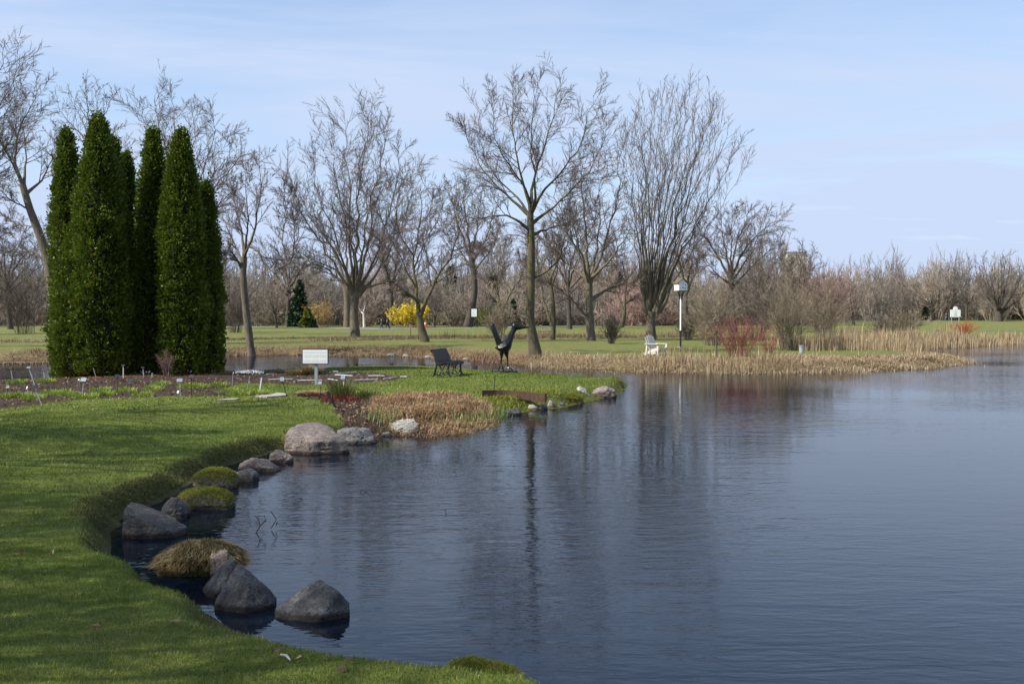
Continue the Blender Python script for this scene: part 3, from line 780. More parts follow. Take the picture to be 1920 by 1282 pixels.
# the vase shaped maple: many straight stems
st = []
r8 = random.Random(4)
for i in range(26):
    u = (i + 0.5) / 26
    ex = 1163 + 240 * u + r8.uniform(-6, 6)
    ey = 168 + 150 * max(0, abs(u - 0.45) * 2 - 0.25) ** 1.6 + r8.uniform(0, 34)
    sx = 1208 + 28 * u; sy = 588 - 10 * math.sin(u * math.pi) + r8.uniform(-14, 6)
    mx_ = sx + (ex - sx) * 0.36; my_ = sy + (ey - sy) * 0.40
    m2x = sx + (ex - sx) * 0.74; m2y = sy + (ey - sy) * 0.74
    st.append(([(sx, sy), (mx_, my_), (m2x, m2y), (ex, ey)], r8.uniform(.09, .14), r8.uniform(-4.5, 4.5)))
T8 = px_tree('bare_tree', 'vase-shaped bare tree of straight upright stems behind the white garden chair', 76,
    [(1221, 640), (1220, 612), (1221, 584)], st, (.32, .34), 17, bark='bark', twig='twig', m2=11, m3=6, m4=4, ratio2=0.24, ratio3=0.42, ang2=(12, 32), trop=0.1, wig=0.06, t2=0.28, group=G_FAR)
T4 = px_tree('bare_tree', 'dark curved-trunk bare tree beside the far notice board', 136,
    [(877, 614), (884, 580), (890, 545), (888, 510), (883, 482)],
    [([(883, 485), (865, 440), (850, 390), (845, 345)], .3, 2), ([(883, 482), (875, 420), (870, 370), (872, 338)], .3, -2), ([(884, 482), (895, 430), (900, 380), (902, 342)], .3, 3),
     ([(886, 495), (910, 450), (922, 410), (926, 372)], .26, 0), ([(886, 500), (860, 470), (842, 440), (836, 400)], .2, 4), ([(888, 510), (912, 480), (930, 450), (934, 420)], .18, -3)],
    (.52, .36), 18, bark='bark_dark', m2=14, m3=9, m4=9, group=G_FAR)
T2b = px_tree('bare_tree', 'thick straight trunk of a bare tree standing close behind the fanned tree', 134,
    [(651, 614), (651, 570), (649, 530)],
    [([(650, 535), (630, 480), (610, 440), (600, 400)], .3, 2), ([(649, 530), (650, 470), (648, 420), (655, 380)], .35, 0), ([(650, 532), (675, 480), (700, 440), (710, 400)], .3, -2), ([(650, 545), (620, 510), (590, 490)], .2, 3)],
    (.46, .4), 19, bark='bark', m2=13, m3=9, m4=9, group=G_FAR)
T9 = px_tree('bare_tree', 'spreading bare tree behind the purple martin birdhouse', 100,
    [(1376, 612), (1372, 565), (1370, 522)],
    [([(1370, 525), (1340, 470), (1312, 430), (1302, 398)], .22, 1), ([(1371, 523), (1395, 470), (1432, 430), (1472, 412)], .22, -1), ([(1370, 522), (1380, 460), (1400, 405), (1402, 385)], .2, 2),
     ([(1370, 524), (1358, 455), (1352, 400)], .2, -2), ([(1372, 540), (1420, 490), (1462, 450)], .14, 3), ([(1371, 530), (1420, 455), (1440, 400)], .15, 4), ([(1370, 535), (1330, 500), (1305, 470)], .13, -4), ([(1370, 522), (1372, 440), (1376, 390)], .15, -4)],
    (.32, .28), 20, bark='bark_dark', m2=15, m3=9, m4=9, group=G_FAR)
TL1 = px_tree('bare_tree', 'bare tree with bent leaning trunk just left of the cedars', 70,
    [(112, 645), (102, 570), (94, 505), (76, 445), (56, 392), (42, 345)],
    [([(94, 505), (62, 472), (20, 480), (-10, 470)], .14, 1), ([(44, 350), (28, 300), (34, 250), (58, 200), (75, 160)], .2, 0), ([(48, 365), (80, 335), (100, 290), (108, 250)], .14, 2),
     ([(58, 395), (15, 370), (-20, 335)], .13, -1), ([(42, 345), (20, 300), (0, 260), (-15, 210)], .14, -2), ([(76, 445), (98, 420), (104, 380)], .1, -2), ([(44, 350), (50, 290), (40, 230), (30, 180)], .13, 3), ([(70, 425), (30, 420), (0, 400)], .09, 3)],
    (.42, .22), 21, bark='bark', m2=16, m3=9, m4=9, group=G_FAR)
TL2 = px_tree('bare_tree', 'bare tree at the left edge with branches reaching in from outside', 60,
    [(-75, 655), (-72, 560), (-70, 470), (-62, 380)],
    [([(-62, 390), (-20, 320), (15, 270), (38, 232)], .16, 1), ([(-62, 380), (-30, 280), (5, 190), (38, 120)], .18, 0), ([(-64, 385), (-50, 270), (-15, 160), (10, 75)], .18, -1), ([(-66, 400), (-20, 350), (25, 330)], .13, -2),
     ([(-64, 380), (-80, 270), (-60, 160), (-50, 90)], .18, 2), ([(-66, 400), (-130, 300), (-160, 200)], .18, 0), ([(-62, 390), (-10, 290), (20, 200), (44, 170)], .12, 3), ([(-70, 470), (-20, 440), (20, 430)], .1, 0)],
    (.4, .3), 22, bark='bark', m2=16, m3=9, m4=9, group=G_FAR)
TL3 = px_tree('bare_tree', 'bare tree crown rising behind the tallest cedar', 86,
    [(176, 634), (174, 500), (172, 380), (168, 262)],
    [([(168, 268), (140, 240), (118, 215), (100, 190)], .12, 1), ([(168, 262), (166, 220), (162, 180), (158, 152)], .14, 0), ([(168, 265), (185, 230), (205, 200), (212, 175)], .12, -1), ([(169, 275), (135, 255), (108, 245)], .09, 2),
     ([(169, 275), (205, 255), (228, 240)], .09, 2), ([(168, 262), (150, 215), (130, 175)], .1, 3), ([(168, 262), (180, 210), (188, 165)], .1, -3), ([(172, 380), (130, 330), (105, 300)], .1, 0), ([(172, 370), (215, 330), (240, 300)], .1, 0)],
    (.42, .2), 23, bark='bark', m2=10, m3=6, m4=4, ratio2=0.42, tw=0.01, group=G_FAR)
TL4 = px_tree('bare_tree', 'wide bare tree crown spreading behind the right-hand cedars', 76,
    [(345, 643), (346, 560), (348, 490), (350, 430)],
    [([(348, 440), (318, 340), (280, 250), (240, 195)], .2, 1), ([(350, 432), (320, 310), (300, 240), (290, 180)], .2, -1), ([(350, 430), (358, 330), (362, 260), (360, 200)], .2, 2), ([(352, 440), (385, 375), (425, 325), (458, 285)], .2, 0),
     ([(350, 430), (335, 310), (330, 230), (318, 185)], .16, 4), ([(352, 445), (395, 400), (430, 365), (452, 340)], .13, 3), ([(350, 432), (375, 330), (400, 260), (396, 215)], .16, -3), ([(348, 450), (290, 380), (240, 330), (215, 280)], .15, -2), ([(350, 440), (385, 350), (430, 290), (440, 250)], .13, 4)],
    (.42, .32), 24, bark='bark', m2=16, m3=9, m4=9, group=G_FAR)

def auto_tree(name, label, px, py, top, wid, Y, seed, r=None, fork=0.25, nl=9, vase=0.6, cat='tree', **k):
    rg = random.Random(seed)
    b_ = P(px, py, Y); b_[2] = H(b_[0], b_[1])
    h = P(px, top, Y)[2] - b_[2]; w = wid / FPX * Y / 2
    r = r or h * 0.022
    fk = b_ + np.array([rg.uniform(-.03, .03) * h, 0, h * fork])
    limbs_ = []
    for i in range(nl):
        a = 2 * math.pi * (i / nl) + rg.uniform(-.3, .3); q = (0.35 + 0.65 * rg.random()) if i else 0.1
        hh = h * (1 - 0.35 * q * q) * rg.uniform(0.9, 1.0)
        e = b_ + np.array([math.cos(a) * w * q, math.sin(a) * w * q, hh])
        s0 = fk + np.array([0, 0, rg.uniform(-.06, .03) * h])
        mid = s0 + (e - s0) * 0.5 + np.array([math.cos(a), math.sin(a), 0]) * w * q * (0.2 * (1 - vase)) + np.array([0, 0, -0.06 * h * q])
        limbs_.append((np.array([s0, mid, e]), r * rg.uniform(.4, .6)))
    kk = dict(m2=8, m3=6, m4=4); kk.update(k)
    return bare_tree(name, label, b_, [b_, (b_ + fk) / 2, fk], limbs_, (r, r * .85), seed, cat=cat, **kk)

G_BG = 'small bare trees in the far park'
auto_tree('bare_tree', 'small round bare tree behind the path, right of the cedars', 519, 609, 508, 108, 126, 31, fork=.22, bark='bark_dark', twig='twig_wood', group=G_BG)
auto_tree('bare_tree', 'small low-forked bare tree on the lawn right of the reedy shrubs', 1601, 609, 500, 100, 158, 32, fork=.12, bark='bark_dark', twig='twig_wood', group=G_BG)
auto_tree('bare_tree', 'bare tree with leaning trunk in front of the far rail fence', 1746, 604, 498, 96, 205, 33, fork=.3, bark='bark_dark', twig='twig_wood', group=G_BG)
auto_tree('bare_tree', 'tall thin bare tree directly behind the white park sign', 1812, 602, 488, 90, 225, 34, fork=.3, bark='bark_dark', twig='twig', group=G_BG)
auto_tree('bare_tree', 'stout dark bare tree with low wide fork at the right edge', 1872, 601.5, 478, 150, 212, 35, fork=.16, nl=12, r=0.75, bark='bark_dark', twig='twig', group=G_BG, m2=10)
auto_tree('bare_tree', 'bare tree crown in front of the distant apartment tower', 1497, 603, 456, 135, 150, 36, fork=.3, nl=13, bark='bark_dark', twig='twig', group=G_BG, m2=12, m3=7, m4=5)
auto_tree('bare_tree', 'narrow bare tree on the skyline between tower and far wood', 1569, 602, 502, 56, 250, 37, fork=.3, bark='bark_dark', twig='twig', group=G_BG)
auto_tree('bare_tree', 'young bare tree behind the orange cones', 815, 612, 545, 70, 132, 38, fork=.25, bark='bark_dark', twig='twig', group=G_BG)
auto_tree('bare_tree', 'white-barked birch left of the yellow bush', 683, 611, 540, 42, 131, 39, fork=.4, nl=5, r=.16, bark='bark_birch', twig='twig', m3=4, m4=3)
auto_tree('bare_tree', 'thin pale bare sapling left of the red-stemmed dogwood', 1343, 690, 560, 46, 46.5, 40, fork=.45, nl=5, r=.045, bark='bark', twig='twig_tan', m2=6, m3=4, m4=3, tw=.005)

# shrubs: many stems from the ground
def shrub(name, label, px, py, top, wid, Y, seed, ns=26, r=.03, twig='twig', m2=6, m3=4, m4=0, group=None, up=0.55, tw=None, curve=0.25, cat='shrub', depth=1.0, bloom=None, nb=0, bloom_size=.05):
    rg = np.random.default_rng(seed)
    b_ = P(px, py, Y); b_[2] = H(b_[0], b_[1]); tw = tw or max(.004, .00009 * Y)
    h = P(px, top, Y)[2] - b_[2]; w = wid / FPX * Y / 2
    root = thing(name, label, cat, tuple(b_), group=group)
    a = rg.uniform(0, 2 * math.pi, ns); q = np.sqrt(rg.uniform(0, 1, ns))
    e = np.stack([np.cos(a) * q * w, np.sin(a) * q * w * depth, h * (1 - (1 - up) * q ** 2) * rg.uniform(.75, 1.02, ns)], 1)
    s0 = np.stack([np.cos(a) * q, np.sin(a) * q * depth, 0 * a], 1) * w * (0.6 if bloom else 0.24); s0[:, 2] = -0.05
    K = 6
    t = np.linspace(0, 1, K + 1)[None, :, None]
    pts = s0[:, None] * (1 - t) + e[:, None] * t
    pts[..., :2] += (s0[:, None, :2] - e[:, None, :2]) * (curve * np.sin(t * math.pi))
    pts[:, 1:] += rg.normal(0, .015 * h, (ns, K, 3))
    rad = r * rg.uniform(.6, 1.2, ns)[:, None] * np.linspace(1, .25, K + 1)[None]
    ac = Acc(); V, F = tubes(pts, np.maximum(rad, tw), 4); ac.add(V, F, np.repeat(rg.uniform(0, .7, ns), (K + 1) * 4))
    ac.build('stems', M[twig], root)
    LL = np.linalg.norm(e - s0, axis=1)
    cr_ = Acc(); tips = None
    p0, d, l, rr_ = spawn(pts, rad, LL, m2, .08 if bloom else .25, (15, 50), .35, rg, .6, .4)
    P2, R2 = grow(p0, d, l, np.maximum(rr_, tw), 3, .12, .06, rg, .5)
    V, F = tubes(P2, R2, 3); cr_.add(V, F, np.repeat(rg.uniform(.1, .9, len(P2)), 12)); tips = P2
    if m3:
        p0, d, l3, rr_ = spawn(P2, R2, l, m3, .15, (20, 55), .5, rg, .8, .3)
        V, F = spikes(p0, p0 + d * l3[:, None], tw); cr_.add(V, F, np.repeat(rg.uniform(.2, 1, len(p0)), 4))
        ends = np.concatenate([p0 + d * l3[:, None] * u for u in (.4, .8)])
    else: ends = P2[:, 1:].reshape(-1, 3)
    cr_.build('twigs', M[twig], root)
    if bloom:
        i = rg.integers(0, len(ends), nb); c_ = ends[i] + rg.normal(0, .08, (nb, 3))
        fl = Acc(); u = rg.normal(0, 1, (nb, 3)); u /= np.linalg.norm(u, axis=1, keepdims=True); v = np.cross(u, rg.normal(0, 1, (nb, 3))); v /= np.linalg.norm(v, axis=1, keepdims=True)
        s_ = bloom_size * rg.uniform(.6, 1.3, nb)[:, None]
        V = np.stack([c_ - u * s_, c_ + v * s_ * .7, c_ + u * s_, c_ - v * s_ * .7], 1).reshape(-1, 3); bi = np.arange(nb)[:, None] * 4
        fl.add(V, np.concatenate([bi + np.array([[0, 1, 2]]), bi + np.array([[0, 2, 3]])]), np.repeat(rg.uniform(0, 1, nb), 4))
        fl.build('blossom', M[bloom], root)
    return root

G_SH = 'leafless shrubs on the far bank'
shrub('dogwood_shrub', 'large red-stemmed dogwood in the dry reeds right of the birdhouse', 1385, 682, 588, 150, 46.8, 51, ns=85, r=.0095, twig='dogwood', m2=6, m3=2, tw=.0045, up=.72)
shrub('dogwood_shrub', 'small dull red dogwood right of the large red one', 1442, 676, 622, 55, 50, 52, ns=30, r=.012, twig='dogwood', m2=4, m3=2, tw=.005, up=.7)
shrub('dogwood_shrub', 'orange-red dogwood on the far shore below the white park sign', 1806, 640, 600, 66, 84, 53, ns=60, r=.02, twig='dogwood_orange', m2=5, m3=2, tw=.008, up=.7)
for i, (px, py, top, wid, Y, lab, tw_) in enumerate([
    (1335, 655, 520, 130, 62, 'tangled grey-brown shrub directly right of the birdhouse pole', 'twig_tan'),
    (1475, 672, 505, 150, 54, 'large tangled bare shrub behind the small red dogwood', 'twig_tan'),
    (1420, 640, 480, 150, 74, 'tall bare brown thicket behind the large red dogwood', 'twig'),
    (1545, 650, 520, 120, 70, 'bare brown shrub at the root of the reed spit', 'twig_tan'),
    (1540, 622, 500, 110, 105, 'reddish bare shrub behind the spit under the skyline tree', 'twig_red'),
    (1690, 650, 575, 100, 80, 'pale bare willow shrub on the far right shore', 'twig_tan'),
    (1655, 640, 590, 70, 88, 'low grey bare shrub left of the pale willow shrub', 'twig'),
    (1147, 646, 590, 52, 66, 'small dark bare shrub on the lawn left of the white chair', 'bark_dark'),
    (1290, 640, 590, 60, 75, 'low bare bush behind the white chair and birdhouse pole', 'twig_tan'),
    (48, 624, 470, 150, 96, 'bare many-stemmed shrub left of the cedars across the channel', 'twig'),
    (440, 622, 515, 95, 98, 'bare brown shrub between the cedars and the S-bent tree', 'twig'),
    (935, 640, 560, 75, 76, 'thin bare shrub seen behind the bird sculpture', 'twig_tan'),
    (-40, 626, 500, 140, 92, 'bare shrub at the left edge across the channel', 'twig'),
    (905, 612, 570, 60, 140, 'olive-yellow shrub right of the far notice board', 'juniper')]):
    tw2 = tw_ if tw_ in M else 'twig'
    shrub('bare_shrub', lab, px, py, top, wid, Y, 60 + i, ns=34 if wid < 90 else 52, r=.017, twig=tw2, m2=9, m3=7, group=G_SH, tw=.00012 * Y + .001)
shrub('forsythia_bush', 'bright yellow flowering bush beside the two walkers', 763, 611, 571, 100, 133, 81, ns=60, r=.02, twig='twig_tan', m2=7, m3=3, bloom='forsythia', nb=5200, bloom_size=.11, up=.72)
shrub('witch_hazel_bush', 'orange-tan flowering bush right of the dark spruce', 602, 609, 566, 62, 136, 82, ns=44, r=.02, twig='twig_tan', m2=7, m3=3, bloom='witchhazel', nb=1700, bloom_size=.08, up=.8)
shrub('bare_shrub', 'reddish many-stemmed shrub growing at the foot of the cedars', 313, 707, 655, 44, 32.6, 83, ns=26, r=.016, twig='twig_red', m2=5, m3=3, tw=.004, up=.7)

# ------------------------------------------------------------------ conifers
def sprays(c, out, size, rg, up=0.5):
    """flat fan sprays: c centres, out unit outward dirs"""
    n = len(c)
    d = out * rg.uniform(.5, 1.1, (n, 1)) + np.array([[0, 0, 1.0]]) * rg.uniform(up - .4, up + .5, (n, 1)) + rg.normal(0, .35, (n, 3))
    d /= np.linalg.norm(d, axis=1, keepdims=True)
    s = np.cross(d, rg.normal(0, 1, (n, 3))); s /= np.linalg.norm(s, axis=1, keepdims=True)
    nn = np.cross(d, s)
    L_ = size * rg.uniform(.7, 1.35, n)[:, None]; W = L_ * rg.uniform(.26, .42, n)[:, None]
    a = c - d * L_ * .5; e = c + d * L_ * .5; m_ = c + d * L_ * .08 + nn * W * .25
    V = np.stack([a, m_ - s * W, e, m_ + s * W, c + d * L_ * .1], 1).reshape(-1, 3)
    b = np.arange(n)[:, None] * 5
    F = np.concatenate([b + np.array([[0, 1, 4]]), b + np.array([[1, 2, 4]]), b + np.array([[2, 3, 4]]), b + np.array([[3, 0, 4]])])
    return V, F

def sprays2(c, out, size, rg, up):
    V, F = sprays(c, out, size, rg, up)
    n = len(c); V = V.reshape(n, 5, 3)[:, :4].reshape(-1, 3); b = np.arange(n)[:, None] * 4
    return V, np.concatenate([b + np.array([[0, 1, 2]]), b + np.array([[0, 2, 3]])])

def column_r(t, R0):
    """radius of a columnar cedar at relative height t"""
    return R0 * np.where(t < .12, .84 + .16 * t / .12, np.where(t < .62, 1.0 - .08 * (t - .12) / .5, .92 * np.clip(1 - ((t - .62) / .38), 0, 1) ** .62 + .0))

def cedar(label, px, py, top, wid, Y, seed, n=13000):
    rg = np.random.default_rng(seed)
    b_ = P(px, py, Y); b_[2] = H(b_[0], b_[1]); h = P(px, top, Y)[2] - b_[2]; R0 = wid / FPX * Y / 2 * 1.06
    root = thing('cedar_tree', label, 'tree', tuple(b_), group='columnar cedars in a clump')
    Acc().tube([(0, 0, -.2), (0, 0, h * .5), (0, 0, h * .93)], [.16, .1, .02], 8).build('trunk', M['bark_dark'], root)
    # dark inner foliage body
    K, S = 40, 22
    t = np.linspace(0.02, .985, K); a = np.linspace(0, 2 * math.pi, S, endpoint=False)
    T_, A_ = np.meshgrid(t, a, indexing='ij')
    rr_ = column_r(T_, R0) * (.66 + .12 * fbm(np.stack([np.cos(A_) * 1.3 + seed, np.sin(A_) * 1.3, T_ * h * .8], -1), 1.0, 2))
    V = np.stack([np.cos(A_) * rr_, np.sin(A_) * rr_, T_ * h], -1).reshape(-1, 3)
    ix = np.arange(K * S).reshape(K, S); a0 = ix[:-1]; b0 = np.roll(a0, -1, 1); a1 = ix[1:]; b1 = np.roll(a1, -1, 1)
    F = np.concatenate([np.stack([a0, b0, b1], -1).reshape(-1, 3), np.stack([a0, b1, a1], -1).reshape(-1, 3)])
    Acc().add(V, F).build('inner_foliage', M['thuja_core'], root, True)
    # sprays in clumps
    n = int(n * 2.3); nc = int(n / 17)
    tc_ = rg.uniform(0.01, 1, nc) ** 1.0; ac_ = rg.uniform(0, 2 * math.pi, nc)
    lump = fbm(np.stack([np.cos(ac_) * 1.3 + seed, np.sin(ac_) * 1.3, tc_ * h * .8], -1), 1.0, 2)
    rc = column_r(tc_, R0) * (.93 + .26 * lump) * rg.uniform(.8, 1.1, nc) + .03
    cc = np.stack([np.cos(ac_) * rc, np.sin(ac_) * rc, tc_ * h], 1)
    oc = np.stack([np.cos(ac_), np.sin(ac_), 0 * ac_], 1)
    i = np.repeat(np.arange(nc), 17)
    c_ = cc[i] + rg.normal(0, 1, (len(i), 3)) * np.array([.06, .06, .1]) * rg.uniform(.6, 1.4, (nc, 1))[i]
    V, F = sprays2(c_, oc[i], .092, rg, .55)
    var = np.clip(rg.beta(2.5, 2.5, nc)[i] * .6 + .1 + rg.uniform(0, .16, len(i)), 0, .8) ; var[rg.random(len(i)) < .012] = 1.0
    Acc().add(V, F, np.repeat(var, 4)).build('crown', M['thuja'], root)
    return root

for i, (px, py, top, wid, Y, lab, n) in enumerate([
    (131, 697, 246, 62, 34.2, 'tall cedar at the left end of the clump', 12000),
    (190, 702, 222, 92, 33.2, 'tallest pointed cedar in the front of the clump', 17000),
    (219, 690, 262, 50, 35.6, 'cedar tip half hidden right behind the tallest cedar', 8000),
    (243, 689, 288, 40, 36.2, 'thin shaded cedar in the dark gap of the clump', 7000),
    (291, 694, 246, 66, 34.6, 'blunt-topped cedar right of the dark gap', 12000),
    (343, 698, 248, 78, 33.6, 'sharp-pointed cedar in front on the right of the clump', 15000),
    (388, 692, 346, 56, 34.6, 'short cedar at the right end of the clump', 10000),
    (150, 700, 420, 90, 33.6, 'low broad cedar at the left foot of the clump', 11000)]):
    cedar(lab, px, py, top, wid, Y, 100 + i, n)

def conifer(name, label, px, py, top, wid, Y, seed, mat='spruce', n=2600, size=.35):
    rg = np.random.default_rng(seed)
    b_ = P(px, py, Y); b_[2] = H(b_[0], b_[1]); h = P(px, top, Y)[2] - b_[2]; R0 = wid / FPX * Y / 2
    root = thing(name, label, 'tree', tuple(b_), group='evergreens in the far shrubbery')
    Acc().tube([(0, 0, -.2), (0, 0, h * .95)], [h * .02, .02], 7).build('trunk', M['bark_dark'], root)
    nb = n // 16
    t = rg.uniform(.04, 1, nb) ** 1.15; a = rg.uniform(0, 2 * math.pi, nb)
    i = np.repeat(np.arange(nb), 16); u = rg.uniform(.2, 1, len(i))
    rr_ = (R0 * (1 - t) ** .85 * rg.uniform(.75, 1.1, nb) + .08)[i] * u
    c_ = np.stack([np.cos(a[i]) * rr_, np.sin(a[i]) * rr_, (t[i] * h) - rr_ * .22 + rr_ ** 2 / max(R0, .1) * .12], 1) + rg.normal(0, .07 * R0, (len(i), 3))
    o_ = np.stack([np.cos(a[i]), np.sin(a[i]), 0 * u], 1)
    V, F = sprays(c_, o_, size, rg, .1)
    Acc().add(V, F, np.repeat(np.clip(rg.beta(2, 2.5, nb)[i] + rg.uniform(-.15, .15, len(i)), 0, 1), 5)).build('crown', M[mat], root)
    return root

SPR = conifer('spruce_tree', 'dark blue-green spruce behind the path, left of the orange bush', 562, 609, 527, 52, 138, 120, n=3600, size=.5)
conifer('juniper_bush', 'low yellow-green juniper at the foot of the dark spruce', 577, 610, 580, 40, 130, 121, 'juniper', 2000, .35)
conifer('juniper_bush', 'tiny green juniper beside the path below the orange bush', 588, 612, 598, 18, 127, 122, 'spruce', 800, .25)
conifer('spruce_tree', 'small dark evergreen behind the bird sculpture head', 962, 611, 560, 26, 150, 123, n=1700, size=.4)
conifer('spruce_tree', 'small evergreen just left of the mossy leaning trunk', 990, 610, 564, 20, 155, 124, n=1300, size=.4)
conifer('spruce_tree', 'small evergreen in front of the grey far house', 1014, 611, 566, 28, 150, 125, n=1700, size=.4)
conifer('spruce_tree', 'dark pine mass in the wood left of the curved trunk', 845, 606, 505, 60, 185, 126, n=2600, size=.8)
conifer('spruce_tree', 'olive evergreen in the wood above the notice board', 925, 606, 520, 60, 190, 127, 'spruce', 2400, .8)
conifer('juniper_bush', 'dark green bush by the far fence', 1735, 600, 576, 24, 235, 128, 'spruce', 900, .5)
conifer('juniper_bush', 'green evergreen bush across the channel left of the cedars', 97, 622, 590, 36, 102, 129, 'juniper', 1200, .3)

# ------------------------------------------------------------------ background woodland (reads as one mass)
wrg = np.random.default_rng(200)
def clump(rg, h, w, ns, tw):
    a = rg.uniform(0, 2 * math.pi, ns); q = np.sqrt(rg.uniform(0, 1, ns))
    e = np.stack([np.cos(a) * q * w, np.sin(a) * q * w, h * (1 - .5 * q ** 2) * rg.uniform(.55, 1.02, ns)], 1)
    s0 = np.stack([np.cos(a) * q, np.sin(a) * q, 0 * a], 1) * w * .35
    K = 4; t = np.linspace(0, 1, K + 1)[None, :, None]
    pts = s0[:, None] * (1 - t) + e[:, None] * t; pts[:, 1:] += rg.normal(0, .02 * h, (ns, K, 3))
    rad = np.broadcast_to(tw * 2.4 * np.linspace(1, .4, K + 1)[None], (ns, K + 1))
    V0, F0 = tubes(pts, rad, 3)
    LL = np.linalg.norm(e, axis=1)
    p0, d, l, r_ = spawn(pts, rad, LL, 7, .15, (15, 50), .32, rg, .6, .3)
    P2, R2 = grow(p0, d, l, np.full(len(p0), tw * 1.2), 2, .12, .05, rg, .6)
    V1, F1 = tubes(P2, R2, 3)
    p0, d, l3, r_ = spawn(P2, R2, l, 7, .1, (20, 60), .55, rg, .8, .2)
    V2, F2 = spikes(p0, p0 + d * l3[:, None], tw)
    V = np.vstack([V0, V1, V2]); F = np.vstack([F0, F1 + len(V0), F2 + len(V0) + len(V1)])
    return V, F
pcol = bpy.data.collections.new('woodland_pieces')
for k in range(6):
    V, F = clump(wrg, 1.0, .42, 36, .0034)
    me = mesh_from('woodland_piece', V, F, wrg.uniform(.0, .35, len(V)))
    me.materials.append(M['twig_wood'])
    pcol.objects.link(bpy.data.objects.new('woodland_piece_%d' % k, me))
WP, WR, WS, WI, WH = [], [], [], [], []
def wood_row(Y, x0, x1, step, top_fn, jt=(-26, 26)):
    x = x0
    while x < x1:
        px = x + wrg.uniform(-.45, .45) * step; Yj = Y * wrg.uniform(.93, 1.07)
        g = P(px, 600, Yj); h = (P(px, top_fn(px) + wrg.uniform(*jt), Yj)[2] - .4) * (1.2 if px < 1540 else 1.06)
        s_ = step / FPX * Yj * 1.25 / .42
        hue = wrg.uniform(0, .38) if wrg.random() < .85 else wrg.uniform(.42, .6)
        if 1150 < px < 1205 or 1510 < px < 1585: hue = wrg.uniform(.5, .7)
        WP.append((g[0], g[1], .35)); WR.append(wrg.uniform(0, 6.28)); WS.append((s_, s_, h)); WI.append(int(wrg.integers(0, 6))); WH.append(hue)
        x += step
def tops(px):
    return np.interp(px, [-200, 0, 120, 420, 500, 600, 700, 800, 860, 1000, 1150, 1300, 1450, 1560, 1620, 1680, 1760, 1850, 1920, 2100],
                     [490, 495, 505, 505, 515, 500, 505, 515, 500, 495, 495, 505, 495, 505, 500, 488, 490, 505, 500, 495])
wood_row(148, -160, 1480, 40, lambda p_: 562)
wood_row(165, -160, 1560, 34, lambda p_: tops(p_) + 26)
wood_row(195, -160, 1600, 30, lambda p_: tops(p_) + 8)
wood_row(235, -160, 2080, 30, lambda p_: tops(p_))
wood_row(262, -160, 2080, 30, lambda p_: tops(p_) + 20)
wood_row(285, 1560, 2080, 26, lambda p_: tops(p_) - 2)
wood_row(255, 1560, 2080, 28, lambda p_: tops(p_) + 44)
me = bpy.data.meshes.new('woodland'); me.from_pydata(WP, [], [])
for nm, ty, dt, vals in (('rotz', 'FLOAT', 'value', WR), ('hue', 'FLOAT', 'value', WH), ('pidx', 'INT', 'value', WI), ('scl', 'FLOAT_VECTOR', 'vector', np.array(WS).ravel())):
    at_ = me.attributes.new(nm, ty, 'POINT'); at_.data.foreach_set(dt, vals)
wo = bpy.data.objects.new('woodland', me); col.objects.link(wo)
ng = bpy.data.node_groups.new('woodland_scatter', 'GeometryNodeTree')
ng.interface.new_socket('Geometry', in_out='INPUT', socket_type='NodeSocketGeometry'); ng.interface.new_socket('Geometry', in_out='OUTPUT', socket_type='NodeSocketGeometry')
gi = ng.nodes.new('NodeGroupInput'); go = ng.nodes.new('NodeGroupOutput')
ci = ng.nodes.new('GeometryNodeCollectionInfo'); ci.inputs['Collection'].default_value = pcol; ci.inputs['Separate Children'].default_value = True; ci.inputs['Reset Children'].default_value = True
ip = ng.nodes.new('GeometryNodeInstanceOnPoints'); ip.inputs['Pick Instance'].default_value = True
def named(nm, ty):
    q = ng.nodes.new('GeometryNodeInputNamedAttribute'); q.data_type = ty; q.inputs['Name'].default_value = nm
    return q.outputs['Attribute']
cx = ng.nodes.new('ShaderNodeCombineXYZ'); er = ng.nodes.new('FunctionNodeEulerToRotation')
ng.links.new(named('rotz', 'FLOAT'), cx.inputs['Z']); ng.links.new(cx.outputs[0], er.inputs[0]); ng.links.new(er.outputs[0], ip.inputs['Rotation'])
ng.links.new(gi.outputs[0], ip.inputs['Points']); ng.links.new(ci.outputs[0], ip.inputs['Instance'])
ng.links.new(named('pidx', 'INT'), ip.inputs['Instance Index']); ng.links.new(named('scl', 'FLOAT_VECTOR'), ip.inputs['Scale'])
ng.links.new(ip.outputs[0], go.inputs[0])
wo.modifiers.new('scatter', 'NODES').node_group = ng
tag(wo, 'brown leafless wood and thicket massed along the whole background', 'woodland', kind='stuff')

